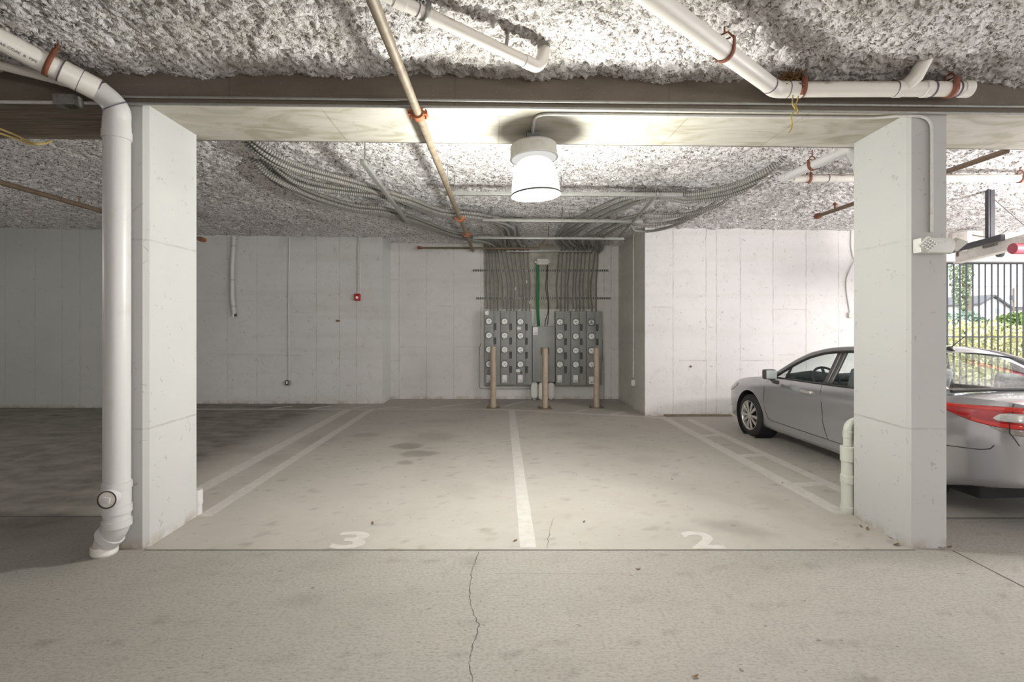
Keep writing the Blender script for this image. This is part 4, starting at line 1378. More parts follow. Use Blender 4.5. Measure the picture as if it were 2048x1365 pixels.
def conduit(i, side):
    bx, mx, tx = (botL[i], midL[i], topL[i]) if side == 'L' else (botR[i], midR[i], topR[i])
    jit = lambda s: rnd.uniform(-s, s)
    y_ = YM - .12 + .02 * (i % 3)
    p = [A(bx, 622, y_), A(bx, 613, YW - .02), A((bx + mx) / 2 + jit(.5), 597, YW), A(mx + jit(1.0), 570, YW), A((mx + tx) / 2, 541, YW), A(tx + .2 * (mx - tx), 522, YW), A(tx, 508, YW - .015), ]
    zr = 3.285 + .02 * (i % 2)
    x_top = p[-1].x
    p.append(Vector((x_top, YM - .16, 3.235)))
    p.append(Vector((x_top + (-.03 if side == 'L' else .02), YM - .42, zr)))
    if side == 'L':
        zr = 3.262 + .052 * (i % 2)
        if i < 6:                                   # lower left bundle: three abreast, two high
            k = i // 2
            base = [(-.30, 9.85), (-.64, 9.42), (-.98, 8.90), (-1.40, 7.85), (-1.74, 7.22), (-2.10, 7.02), (-2.40, 6.45), (-2.50, 5.95)]
            off = (k - 1) * .066 + .012 * (i % 2)
            for j, (x, y) in enumerate(base):
                sp = (1, 1, 1, 1, 1, 1.35, 1.6, 1.5)[j]
                p.append(Vector((x + off * (.75 if j in (3, 4) else .35) * sp, y - off * (.75 if j > 0 else .2) * sp - (.12 * (k % 2) if j > 5 else 0), zr)))
        else:                                       # upper left bundle, forking at its far end
            k = (i - 6) // 2
            off = (k - 1) * .066 + .012 * (i % 2)
            base = [(.02 + .055 * (i - 6), 9.2), (-.10 + .06 * (i - 6), 8.2), (-.38, 7.62), (-.95, 7.30), (-1.32, 6.45)]
            base += [(-1.66, 5.88), (-1.96, 5.48), (-2.16, 5.12)] if k < 2 else [(-1.70, 6.20), (-2.06, 6.02), (-2.36, 5.72)]
            for j, (x, y) in enumerate(base):
                if j < 2:
                    p.append(Vector((x, y, zr)))
                else:
                    p.append(Vector((x + off * .7 + (-.10 * (k % 2) if j > 6 else 0), y + (-off if j < 4 else off * .6) - (.10 * (i % 2) if j > 6 else 0), zr)))
        p.append(p[-1] + Vector((-.16, -.22, .09)))
        p.append(p[-1] + Vector((-.12, -.15, .16)))
    else:
        zr = 3.262 + .045 * (i % 2) + .012
        if i < 6:                                   # far reaching right bundle
            k = i * .9
            base = [(.98 + .07 * k, 9.3), (1.10 + .085 * k, 7.75), (1.50 + .09 * k, 6.42), (1.95 + .04 * k, 6.10 + .06 * k), (2.34, 6.10 + .10 * k), (2.62 + .02 * k, 5.80 + .14 * k), (2.76 + .03 * k, 5.45 + .18 * k)]
        else:
            k = i - 6
            base = [(1.48 + .09 * k, 9.25), (1.66 + .08 * k, 8.0), (1.98 + .06 * k, 7.3 + .28 * k), (2.30 + .03 * k, 7.32 + .30 * k), (2.62, 7.22 + .28 * k), (2.88 - .02 * k, 6.92 + .26 * k)]
        for j, (x, y) in enumerate(base):
            p.append(Vector((x, y, zr + (.02 if j > len(base) - 2 else 0) - (.0129 * x))))
        p.append(p[-1] + Vector((.14, -.18, .08)))
        p.append(p[-1] + Vector((.10, -.12, .16)))
    wall_part = p[:8]
    run = p[7:]
    n_ = len(botL) if side == 'L' else len(botR)
    bank = 'left' if side == 'L' else 'right'
    t = thing('flexible_conduit', p[0], f'grey conduit rising from the {bank} meter bank, {nth[i]} from its left', 'conduit', f'conduits above the {bank} meter bank')
    full = spline(p, 7)
    cut = 7 * 6
    MB().tube(full[:cut + 1], .0165, 10).build('riser', 'flex_light' if i % 3 else 'flex_grey', t)
    MB().tube(full[cut:], [.0165 + .0075 * min(1, q_ / 12) for q_ in range(len(full) - cut)], 12).build('ceiling_run', 'flex_run', t)
    MB().lathe([(.026, -.03), (.026, .012), (.02, .03)], p[0], (0, 0, 1), 12).build('connector', 'galvanised' if i % 4 else 'sticker', t)


for i in range(12):
    conduit(i, 'L')
for i in range(11):
    conduit(i, 'R')
for px, py in ((1053, 564), (1031, 578), (1059.5, 605)):
    tag(MB().box(A(px, py, YW - .03), (.022, .004, .06)).build('cable_tag', 'sticker', smooth_deg=0),
        {1053: 'topmost of three white tags on the left conduits', 1031: 'white tag on the left conduits halfway up, left of the others', 1059.5: 'lowest of three white tags on the left conduits'}[px], 'tag', 'tags on the left conduits')

# ---- bollards
for px, pb, pt, lab in ((986.5, 816, 694, 'tan steel bollard in front of the left meter bank'), (1090, 817, 697, 'tan steel bollard in front of the switch cabinet'), (1193, 815.5, 697, 'tan steel bollard in front of the right meter bank')):
    g = G(px, pb + .5)
    t = thing('bollard', g, lab, 'bollard', 'bollards guarding the meters')
    zt = EYE - (pt - CY) * g.y / F
    MB().lathe([(.0575, 0), (.0575, zt - .012), (.05, zt), (.0, zt + .002)], g, (0, 0, 1), 28).build('post', 'bollard_paint', t)
    MB().box(g + Vector((0, 0, .007)), (.27, .22, .014)).build('base_plate', 'iron_brown', t, bevel=.003)
    for sx, sy in ((-1, -1), (1, -1), (-1, 1), (1, 1)):
        MB().cyl(g + Vector((sx * .105, sy * .08, .01)), g + Vector((sx * .105, sy * .08, .05)), .012, seg=6).build('anchor_bolt', 'iron_brown', t)

# ================================================================== SMALL THINGS ON THE WALLS
# white plastic sleeve with capped wires
t = thing('wall_sleeve', A(465, 555, YL - .05), 'white plastic wire sleeve hanging crookedly down the left back wall', 'conduit')
pts = [A(467.5, 474, YL - .045), A(467, 492, YL - .05), A(464.5, 530, YL - .055), A(464.6, 560, YL - .055), A(464.4, 590, YL - .055), A(466.5, 615, YL - .05), A(468.5, 629, YL - .05)]
MB().tube(spline(pts, 6), .042, 18).build('sleeve', 'pvc_painted', t)
for px, py in ((467, 492), (464.6, 560.5), (466.8, 613)):
    MB().ring(A(px, py, YL - .054), (0, 0, 1), .041, .047, .014).build('clip', 'galvanised', t)
MB().cyl(A(467, 628, YL - .05), A(466.2, 634, YL - .05), .02, seg=10).build('wire_cap', 'sticker', t)
MB().cyl(A(470.5, 627, YL - .05), A(471.3, 633, YL - .05), .024, seg=10).build('wire_stub', 'black', t)
# outlet on a long conduit
t = thing('wall_outlet', A(575, 766, YL - .03), 'black framed outlet at the end of a long conduit on the left back wall', 'outlet')
MB().tube([A(579, 470, YL - .016), A(577.4, 560, YL - .016), A(577.5, 763, YL - .016)], .014, 10).build('conduit', 'conduit_painted', t)
MB().box(A(575.5, 766, YL - .03), (.10, .06, .10)).build('box_body', 'galvanised', t, bevel=.006)
MB().box(A(573.6, 766, YL - .066), (.058, .012, .10)).build('cover_frame', 'black', t, bevel=.004)
MB().box(A(573.6, 766, YL - .073), (.03, .006, .062)).build('receptacle', 'sticker', t, bevel=.002)
# fire alarm
t = thing('fire_alarm_horn', A(715, 595, YL - .04), 'small red fire alarm device under a double conduit on the left back wall', 'fire alarm')
for px in (716.2, 719.3):
    MB().tube([A(px, 470, YL - .016), A(px, 590, YL - .016)], .0125, 10).build('conduit', 'conduit_painted', t)
MB().box(A(714.8, 594.8, YL - .04), (.118, .075, .145)).build('box_body', 'red_paint', t, bevel=.008)
face_disc(MB(), A(714, 595.5, YL - .08).x, A(714, 595.5, YL - .08).z, YL - .076, .028, .014, 18).build('strobe_lens', 'sticker', t)
# rust stub in the left wall
tag(MB().box(A(676, 642, YL - .02), (.06, .05, .03)).build('form_tie', 'rust', bevel=.004), 'rusty form tie end sticking out of the left back wall', 'metal stub')
tag(MB().cyl(A(1381, 733, YR + .0), A(1382, 734, YR - .03), .016, seg=10).build('form_tie', 'rust'), 'rusty bolt end in the right wall left of the car', 'metal stub')
# conduit and outlet on the recess return wall
xr = lambda y: XC1 + (XB1 - XC1) * (y - YR) / (YM - YR)
yy = 9.78
X_ = xr(yy) - .018
t = thing('wall_outlet', (X_, yy, 1.0), 'small white outlet box with straight conduit on the bare recess side wall', 'outlet')
MB().tube([(X_, yy, 3.45), (X_, yy, .62)], .014, 10).build('conduit', 'conduit_painted', t)
MB().box((X_ - .012, yy, EYE - (766 - CY) * yy / F), (.06, .10, .12)).build('box_body', 'box_white', t, bevel=.006)
MB().box((X_ - .045, yy, EYE - (766 - CY) * yy / F), (.006, .04, .07)).build('receptacle', 'sticker', t, bevel=.002)
# loose cable on the right wall
t = thing('wall_cable', A(1698, 560, YR - .02), 'loose pinkish cable looping down the right wall beside the column', 'cable')
pts = [A(1703, 462, YR - .02), A(1702, 490, YR - .015), A(1706, 512, YR - .02), A(1708, 521, YR - .03), A(1701, 538, YR - .02), A(1693, 560, YR - .015), A(1693.5, 585, YR - .015), A(1697, 608, YR - .015), A(1700, 626, YR - .02)]
MB().tube(spline(pts, 6), .011, 8).build('cord', 'conduit_painted', t)
MB().box(A(1701.5, 631, YR - .03), (.10, .06, .09)).build('wall_box', 'box_white', t, bevel=.006)

# emergency light on the right column
t = thing('emergency_light', A(1862, 490, 3.65), 'white emergency light with two adjustable heads on the right column', 'emergency light')
p0 = A(1837, 478, 3.62)
x0, x1 = A(1837, 0, 3.63).x, A(1906, 0, 3.63).x
z1, z0 = A(0, 476.5, 3.63).z, A(0, 506, 3.63).z
m = MB().prism([(x0, 3.683, z0), (x1 - .02, 3.683, z0 - .004), (x1, 3.683, z0 + .03), (x1, 3.683, z1 - .02), (x1 - .04, 3.683, z1), (x0, 3.683, z1)], (0, -.075, 0))
m.build('housing', 'fixture_white', t, bevel=.010)


def em_head(c, ax, spin, mat_face):
    ax = Vector(ax).normalized()
    u = Vector((0, 0, 1)).cross(ax).normalized(); w = ax.cross(u)
    R3 = Matrix((u, w, ax)).transposed() @ Matrix.Rotation(spin, 3, 'Z')
    h = MB()
    s = .046
    P0 = [R3 @ Vector((a * s * .7, b * s * .7, -.055)) + c for a, b in ((-1, -1), (1, -1), (1, 1), (-1, 1))]
    P1 = [R3 @ Vector((a * s, b * s, 0)) + c for a, b in ((-1, -1), (1, -1), (1, 1), (-1, 1))]
    h.add(P0 + P1, [(3, 2, 1, 0), (4, 5, 6, 7), (0, 1, 5, 4), (1, 2, 6, 5), (2, 3, 7, 6), (3, 0, 4, 7)])
    hd = h.build('lamp_head', 'fixture_white', t, smooth_deg=0, bevel=.004)
    g = MB()
    for i in range(4):
        for j in range(4):
            q = c + R3 @ Vector(((i - 1.5) * .0185, (j - 1.5) * .0185, .003))
            g.lathe([(.0085, -.003), (.006, .003), (0, .004)], q, ax, 8, close=False)
    g.build('lens', 'lens_silver', hd)


em_head(A(1858, 490, 3.585), (-.12, -.9, -.25), math.radians(45 + 8), 'lens_silver')
em_head(Vector((x1 + .055, 3.64, (z0 + z1) / 2 - .004)), (.75, -.05, -.66), math.radians(20), 'lens_silver')


# ================================================================== THE SILVER CAR
def pchip(xs, ys):
    xs = np.array(xs, float); ys = np.array(ys, float)
    h = np.diff(xs); dl = np.diff(ys) / h
    m = np.zeros_like(xs)
    for i in range(1, len(xs) - 1):
        if dl[i - 1] * dl[i] > 0:
            w1, w2 = 2 * h[i] + h[i - 1], h[i] + 2 * h[i - 1]
            m[i] = (w1 + w2) / (w1 / dl[i - 1] + w2 / dl[i])
    m[0], m[-1] = dl[0], dl[-1]

    def f(x):
        x = np.clip(x, xs[0], xs[-1])
        i = np.clip(np.searchsorted(xs, x, 'right') - 1, 0, len(xs) - 2)
        t = (x - xs[i]) / h[i]
        return ((1 + 2 * t) * (1 - t) ** 2 * ys[i] + t * (1 - t) ** 2 * h[i] * m[i] + t * t * (3 - 2 * t) * ys[i + 1] + t * t * (t - 1) * h[i] * m[i + 1])
    return f


CAR_LEN = 4.625
Wf = pchip([0, .01, .05, .13, .28, .55, .93, 1.6, 2.6, 3.5, 3.95, 4.25, 4.42, 4.53, 4.59, 4.617, CAR_LEN],
           [.30, .48, .62, .735, .82, .872, .888, .890, .890, .885, .862, .815, .76, .69, .60, .47, .30])
Tf = pchip([0, .04, .12, .3, .6, .93, 1.3, 1.6, 2.5, 3.3, 3.8, 4.15, 4.40, 4.52, 4.60, CAR_LEN],
           [.58, .66, .70, .775, .85, .90, .935, .945, .965, .995, 1.035, 1.06, 1.065, 1.055, 1.02, .98])
Cf = pchip([0, .04, .12, .3, .6, .93, 1.2, 1.34, 3.75, 3.95, 4.15, 4.40, 4.52, 4.60, CAR_LEN],
           [.62, .70, .755, .83, .905, .965, 1.0, .935, 1.00, 1.085, 1.10, 1.105, 1.10, 1.04, .99])
Bf = pchip([0, .05, .3, .6, 1.4, 3.2, 3.9, 4.25, 4.5, CAR_LEN], [.30, .22, .19, .2, .19, .19, .22, .30, .36, .40])
wf_f = pchip([0, .03, .08, .18, .30, .55, .70, .80, .86, .94, 1.0], [.90, .945, .962, .972, .980, 1.0, .996, .996, .978, .935, .890])


def body_pt(u, f, out=0.0):
    b, t = float(Bf(u)), float(Tf(u))
    v = float(Wf(u)) * float(wf_f(f))
    return u, v, b + (t - b) * f


def cpt(u, v, z):
    return (v, -u, z)


def side_pt(u, z, out=0.0, left=-1):
    b, t = float(Bf(u)), float(Tf(u))
    f = min(1, max(0, (z - b) / (t - b)))
    W = float(Wf(u)) * float(wf_f(f))
    e = 0.004
    dW = (float(Wf(min(CAR_LEN, u + e))) - float(Wf(max(0, u - e)))) / (2 * e)
    n = Vector((1, -dW)).normalized()          # outward normal in plan (v, u)
    return cpt(u + n.y * out, left * (W + n.x * out), z)


car = thing('car', (4.464, 8.365, 0), 'silver four-door sedan parked nose to the wall behind the right column', 'car')
car.rotation_euler = (0, 0, 0.050)
car.scale = (.97, .97, .97)
CB = dict(parent=car, local=True)

us = np.unique(np.concatenate([[0, .004, .01, .02, .035, .05, .075, .1], np.arange(.13, 4.42, .05), [4.45, 4.48, 4.51, 4.54, 4.565, 4.585, 4.6, 4.61, 4.618, 4.622, CAR_LEN]]))
fs_ = np.concatenate([[0, .02, .05], np.linspace(.09, .8, 18), [.83, .86, .89, .92, .95, .975, 1.0]])
rows = []
for u in us:
    left = [body_pt(u, f) for f in fs_]
    W1, t, c = left[-1][1], float(Tf(u)), float(Cf(u))
    top = []
    for q in (.9, .75, .55, .3, 0):
        k = 1 - (q) ** 2
        top.append((u, W1 * q, t + (c - t) * k))
    b = float(Bf(u))
    prof = [(u, 0, b), (u, left[0][1] * .7, b)] + left + top
    full = [cpt(a_, -v_, z_) for a_, v_, z_ in prof] + [cpt(a_, v_, z_) for a_, v_, z_ in reversed(prof[1:-1])]
    rows.append(full)
m = MB()
R_, Cn = len(rows), len(rows[0])
vs = [p for r in rows for p in r]
fc = []
for i in range(R_ - 1):
    for j in range(Cn):
        fc.append((i * Cn + j, i * Cn + (j + 1) % Cn, (i + 1) * Cn + (j + 1) % Cn, (i + 1) * Cn + j))
fc.append(tuple(range(Cn)))
fc.append(tuple(reversed([(R_ - 1) * Cn + j for j in range(Cn)])))
m.add(vs, fc)
body = m.build('body_shell', 'car_paint', smooth_deg=28, **CB)
# cut the wheel wells out
WHEELS = [(.93, -1), (.93, 1), (3.60, -1), (3.60, 1)]
cut = MB()
for u, s in WHEELS:
    cut.cyl(cpt(u, s * 1.2, .335), cpt(u, s * .60, .335), .365, seg=56)
cutter = cut.build('wheel_cutter', 'well_black', car, smooth_deg=0, local=True)
md = body.modifiers.new('wells', 'BOOLEAN')
md.object = cutter; md.operation = 'DIFFERENCE'; md.solver = 'EXACT'
bpy.context.view_layer.update()
dg = bpy.context.evaluated_depsgraph_get()
nm = bpy.data.meshes.new_from_object(body.evaluated_get(dg))
body.modifiers.clear()
bm = bmesh.new(); bm.from_mesh(nm)
# open the cabin above the belt and take the inside of the wells off the painted shell
kill = []
for f in bm.faces:
    c = f.calc_center_median()
    if 1.36 < -c.y < 3.72 and abs(c.x) < .80 and c.z > .85 and abs(f.normal.z) > .6:
        kill.append(f)
bmesh.ops.delete(bm, geom=kill, context='FACES')
bm.to_mesh(nm); bm.free()
nm.shade_smooth(); nm.set_sharp_from_angle(angle=math.radians(28))
body.data = nm
bpy.data.objects.remove(cutter)
nm.materials.clear(); nm.materials.append(MATS['car_paint'])

for u, s in WHEELS:                                # black liners
    m = MB().lathe([(.363, -.02), (.363, .25), (.0, .25)], cpt(u, s * (.86 if s < 0 else .86), .335), (-s, 0, 0), 48, close=False)
    m.build('wheel_liner', 'well_black', smooth_deg=40, **CB)
    # tyre, rim
    c = cpt(u, s * .875, .318)
    w = MB().lathe([(.215, .0), (.235, -.004), (.27, .004), (.298, .012), (.315, .030), (.318, .06), (.318, .15), (.312, .185), (.28, .20), (.2, .2)], c, (-s, 0, 0), 56, close=False)
    wheel = w.build('wheel', 'rubber', smooth_deg=45, **CB)
    ORIGIN[wheel.name] = Vector((0, 0, 0))
    rim = MB().lathe([(.222, -.002), (.216, -.003), (.206, .010), (.200, .030), (.196, .06)], c, (-s, 0, 0), 56, close=False)
    rim.build('rim', 'alloy', wheel, local=True)
    MB().lathe([(.2, .055), (.0, .055)], c, (-s, 0, 0), 32, close=False).build('brake_disc', 'well_black', wheel, local=True)
    sp = MB()
    for k in range(10):                            # ten blades in five pairs
        a0 = 2 * math.pi * k / 10 + (.04 if k % 2 else -.04)
        P = []
        for (r_, hw, d_) in ((.035, .28, .012), (.085, .22, .008), (.150, .17, .006), (.206, .115, .010)):
            for sg in (-1, 1):
                tw = .10 * (r_ / .2)
                a_ = a0 + sg * hw * (.9 if r_ > .08 else 1.0) + tw * 0
                P.append((c[0] + s * (-d_ if s < 0 else -d_) * (1), c[1] + r_ * math.cos(a_), c[2] + r_ * math.sin(a_)))
        n0 = len(sp.v)
        sp.add(P, [(0, 1, 3, 2), (2, 3, 5, 4), (4, 5, 7, 6)])
    so = sp.build('wheel_cover_spokes', 'alloy', wheel, local=True, smooth_deg=0)
    md = so.modifiers.new('thickness', 'SOLIDIFY'); md.thickness = .012; md.offset = 0
    MB().lathe([(.048, .006), (.044, -.006), (.03, -.010), (0, -.011)], c, (-s, 0, 0), 20, close=False).build('centre_cap', 'alloy', wheel, local=True)

# greenhouse
rail = [(1.40, .775, .955), (1.62, .735, 1.085), (1.85, .69, 1.215), (2.10, .648, 1.322), (2.42, .618, 1.392), (2.80, .602, 1.418), (3.15, .600, 1.400), (3.45, .615, 1.335), (3.72, .65, 1.225), (3.98, .70, 1.085)]
RU, RV, RZ = (pchip([r[0] for r in rail], [r[k] for r in rail]) for k in (0, 1, 2))
rz = lambda u: float(RZ(u)); rv = lambda u: float(RV(u))
roof_us = np.linspace(2.02, 3.42, 30)
P = []
for u in roof_us:
    row = []
    for q in np.linspace(-1, 1, 21):
        crown = .062 * (1 - abs(q) ** 2.2)
        uu = u + (.09 * (q * q) if u < 2.3 else 0) * max(0, (2.3 - u) / .28) + (-.02 * (1 - q * q) if u > 3.3 else 0)
        row.append(cpt(uu, q * (rv(u) + .012), rz(u) + crown + .004))
    P.append(row)
MB().grid(P).build('roof', 'car_paint', **CB)
for s in (-1, 1):
    pts = [cpt(u, s * (rv(u) + .004), rz(u)) for u in np.linspace(1.36, 3.98, 44)]
    MB().tube(pts, [.034 if u < 2.1 else .030 for u in np.linspace(1.36, 3.98, 44)], 12).build('roof_rail', 'car_paint', **CB)
    # dark window frame under the rail, belt moulding, pillars
    pts = [cpt(u, s * (rv(u) + .022), rz(u) - .032) for u in np.linspace(1.50, 3.50, 36)]
    MB().tube(pts, .017, 10).build('window_frame', 'car_black_trim', **CB)
    belt = [cpt(u, s * (float(Wf(u)) * .890 - .006), float(Tf(u)) + .008) for u in np.linspace(1.46, 3.62, 30)]
    MB().tube(belt, .0125, 8).build('belt_moulding', 'car_black_trim', **CB)

    def win_pt(u, q):                                # q 0 belt .. 1 rail
        vb, zb_ = float(Wf(u)) * .890 - .02, float(Tf(u)) + .005
        vt, ztp = rv(u) + .012, rz(u) - .03
        return cpt(u, s * (vb + (vt - vb) * (q + .12 * q * (1 - q))), zb_ + (ztp - zb_) * q)

    def pillar(u0, u1, name, lean=.05, mat='car_black_trim', thick=.02):
        rows_ = []
        for q in np.linspace(0, 1, 8):
            du = lean * (q)
            a_, b_ = win_pt(u0 + du, q), win_pt(u1 + du, q)
            rows_.append([a_, b_])
        o = MB().grid(rows_).build(name, mat, **CB)
        md = o.modifiers.new('thickness', 'SOLIDIFY'); md.thickness = thick; md.offset = 0
    pillar(2.43, 2.50, 'centre_pillar', .07, 'pillar_trim')
    pillar(2.515, 2.57, 'rear_door_frame', .07, 'pillar_trim')
    pillar(3.30, 3.36, 'rear_frame', .06)
    # front corner patch that carries the mirror, and the rear quarter in body colour
    MB().prism([win_pt(1.47, 0), win_pt(1.72, 0), win_pt(1.74, .35), win_pt(1.72, .95), win_pt(1.6, .9)], (s * -.012, 0, 0)).build('mirror_sail', 'car_black_trim', **CB) if False else None
    pillar(1.66, 1.69, 'quarter_bar', .06)
    for (ua, ub, nm_) in ((1.52, 2.45, 'front_window'), (2.55, 3.34, 'rear_window')):
        rows_ = []
        for u in np.linspace(ua, ub, 20):
            rows_.append([win_pt(u, q) for q in np.linspace(0, 1, 9)])
        MB().grid(rows_).build(nm_, 'car_glass', **CB)
    rows_ = []
    for u in np.linspace(3.36, 4.02, 16):
        up_ = (rv(min(u, 3.98)), rz(min(u, 3.98)))
        vb, zb_ = float(Wf(u)) * .890, float(Tf(u))
        rows_.append([cpt(u, s * (vb + (up_[0] - vb) * q), zb_ + (max(up_[1], zb_ + .004) - zb_) * q + .015 * q * (1 - q)) for q in np.linspace(0, 1, 8)])
    MB().grid(rows_).build('quarter_panel', 'car_paint', **CB)
rows_ = []
for q in np.linspace(-1, 1, 17):
    b_ = (1.17 + .23 * q * q, .775 * q, 1.0 - .045 * q * q)
    t_ = (2.03 + .08 * q * q, .645 * q, 1.325 + .062 * (1 - abs(q) ** 2.2))
    rows_.append([cpt(b_[0] + (t_[0] - b_[0]) * k, b_[1] + (t_[1] - b_[1]) * k, b_[2] + (t_[2] - b_[2]) * k + .035 * k * (1 - k)) for k in np.linspace(0, 1, 9)])
MB().grid(rows_).build('windscreen', 'car_glass', **CB)
rg = []
for q in np.linspace(-1, 1, 17):
    t_ = (3.41 - .03 * (1 - q * q), .60 * q, 1.345 + .062 * (1 - abs(q) ** 2.2))
    b_ = (3.99 + .05 * (1 - q * q), .665 * q, 1.085 + .022 * (1 - q * q))
    rg.append((t_, b_))
rows_ = [[cpt(t_[0] + (b_[0] - t_[0]) * k, t_[1] + (b_[1] - t_[1]) * k, t_[2] + (b_[2] - t_[2]) * k + .03 * k * (1 - k)) for k in np.linspace(0, 1, 9)] for t_, b_ in rg]
MB().grid(rows_).build('rear_screen', 'car_glass', **CB)
pts = [cpt(b_[0] + .006, b_[1] * 1.01, b_[2] + .004) for t_, b_ in rg]
MB().tube(pts, .016, 8).build('rear_screen_seal', 'car_black_trim', **CB)
for s in (-1, 1):
    t_, b_ = rg[0 if s < 0 else -1]
    MB().tube([cpt(t_[0] + (b_[0] - t_[0]) * k, t_[1] + (b_[1] - t_[1]) * k + s * .004, t_[2] + (b_[2] - t_[2]) * k + .03 * k * (1 - k)) for k in np.linspace(0, 1, 8)], .012, 8).build('rear_screen_seal', 'car_black_trim', **CB)
# deck between rear screen and belt on both sides is closed by the shell; interior
m = MB()
m.add([cpt(1.25, -.76, .93), cpt(1.25, .76, .93), cpt(1.82, .76, .90), cpt(1.82, -.76, .90), cpt(1.9, -.74, .70), cpt(1.9, .74, .70), cpt(3.75, .7, .70), cpt(3.75, -.7, .70), cpt(3.45, -.68, 1.0), cpt(3.45, .68, 1.0), cpt(4.0, .64, 1.03), cpt(4.0, -.64, 1.03)],
      [(0, 1, 2, 3), (3, 2, 5, 4), (4, 5, 6, 7), (8, 9, 10, 11), (7, 6, 9, 8)])
for s in (-1, 1):
    m.add([cpt(1.4, s * .80, .60), cpt(3.7, s * .80, .60), cpt(3.7, s * .80, .99), cpt(2.6, s * .8, .955), cpt(1.4, s * .8, .93)], [(0, 1, 2, 3, 4)])
m.build('cabin_lining', 'car_interior', smooth_deg=0, **CB)
MB().tube([cpt(1.45, -.62, .95), cpt(1.6, -.36, .985), cpt(1.6, 0, .955), cpt(1.6, .4, .975), cpt(1.45, .66, .95)], [.05, .075, .06, .06, .05], 12).build('dashboard', 'car_interior', **CB)
sw = MB()
cen = Vector(cpt(1.92, -.37, .97)); sax = Vector((0, .88, -.47)).normalized()
u1 = Vector((1, 0, 0)); u2 = sax.cross(u1)
sw.tube([cen + (u1 * math.cos(2 * math.pi * k / 28) + u2 * math.sin(2 * math.pi * k / 28)) * .175 for k in range(29)], .016, 8, caps=False)
for aa in (0, math.pi, 1.5 * math.pi, ):
    sw.tube([cen, cen + (u1 * math.cos(aa) + u2 * math.sin(aa)) * .175], .018, 6)
sw.lathe([(.06, -.02), (.055, .03), (0, .035)], cen, -sax, 16, close=False)
sw.build('steering_wheel', 'car_interior', **CB)


def rbox(c, s, name, mat, rot=0.0, bev=.05):
    o = MB().box((0, 0, 0), s).build(name, mat, smooth_deg=50, bevel=bev, seg=4, parent=car, local=True)
    o.location = cpt(*c)
    o.rotation_euler = (rot, 0, 0)
    return o


for v_ in (-.37, .37):
    rbox((2.62, v_, .88), (.46, .13, .62), 'seat_back', 'car_seat', .28)
    rbox((2.74, v_, 1.24), (.25, .09, .17), 'headrest', 'car_seat', .15, .035)
for v_ in (-.42, .42):
    rbox((3.52, v_, 1.10), (.27, .09, .20), 'headrest', 'car_seat', .2, .04)
# mirrors
for s in (-1, 1):
    o = MB().box((0, 0, 0), (.168, .105, .138)).build('door_mirror', 'car_black_trim' if False else 'pillar_trim', smooth_deg=50, bevel=.035, seg=4, parent=car, local=True)
    o.location = cpt(1.66, s * .995, 1.015)
    ORIGIN[o.name] = Vector((0, 0, 0))
    MB().box((0, -.056, .003), (.146, .008, .116)).build('mirror_glass', 'mirror_glass', o, bevel=.02, local=True)
    MB().box((0, .02, .01), (.169, .07, .125)).build('mirror_shell', 'car_paint', o, bevel=.034, seg=3, local=True)
    MB().tube([cpt(1.66, s * .97, .97), cpt(1.66, s * .93, .915), cpt(1.66, s * .87, .90)], [.032, .03, .028], 10).build('mirror_foot', 'pillar_trim', **CB)
# door handles and seams
for s in (-1, 1):
    for u in (2.28, 3.28):
        zc = .855 + (u - 2.28) * .025
        pts = [side_pt(u - .105, zc, -.004, s), side_pt(u - .085, zc, .028, s), side_pt(u, zc, .036, s), side_pt(u + .085, zc, .028, s), side_pt(u + .105, zc, -.004, s)]
        MB().tube(spline(pts, 5), .016, 10, ellipse=1.3).build('door_handle', 'alloy', **CB)
        MB().lathe([(.042, .0), (.035, .003), (0, .004)], side_pt(u - .02, zc - .012, -.004, s), (s, 0, 0), 18, close=False).build('handle_recess', 'car_black_trim' if False else 'car_paint', **CB)

    def seam(pts, w=.004, name='panel_gap'):
        MB().tube([side_pt(u_, z_, .0, s) for u_, z_ in pts], w, 6).build(name, 'car_seam', **CB)
    seam([(1.36, .90), (1.35, .80), (1.34, .62), (1.36, .45), (1.42, .36)])
    seam([(1.42, .36)] + [(u_, .345 - .01 * math.sin((u_ - 1.42) * 1.5)) for u_ in np.linspace(1.5, 2.45, 10)] + [(2.62, .335)])
    seam([(2.44, .955), (2.50, .88), (2.55, .76), (2.575, .64), (2.575, .52), (2.60, .42), (2.64, .335)])
    seam([(2.64, .335), (2.9, .332), (3.15, .35)])
    seam([(4.10, .62), (4.25, .635), (4.36, .645), (4.42, .665), (4.445, .70)])   # fuel side bumper joint
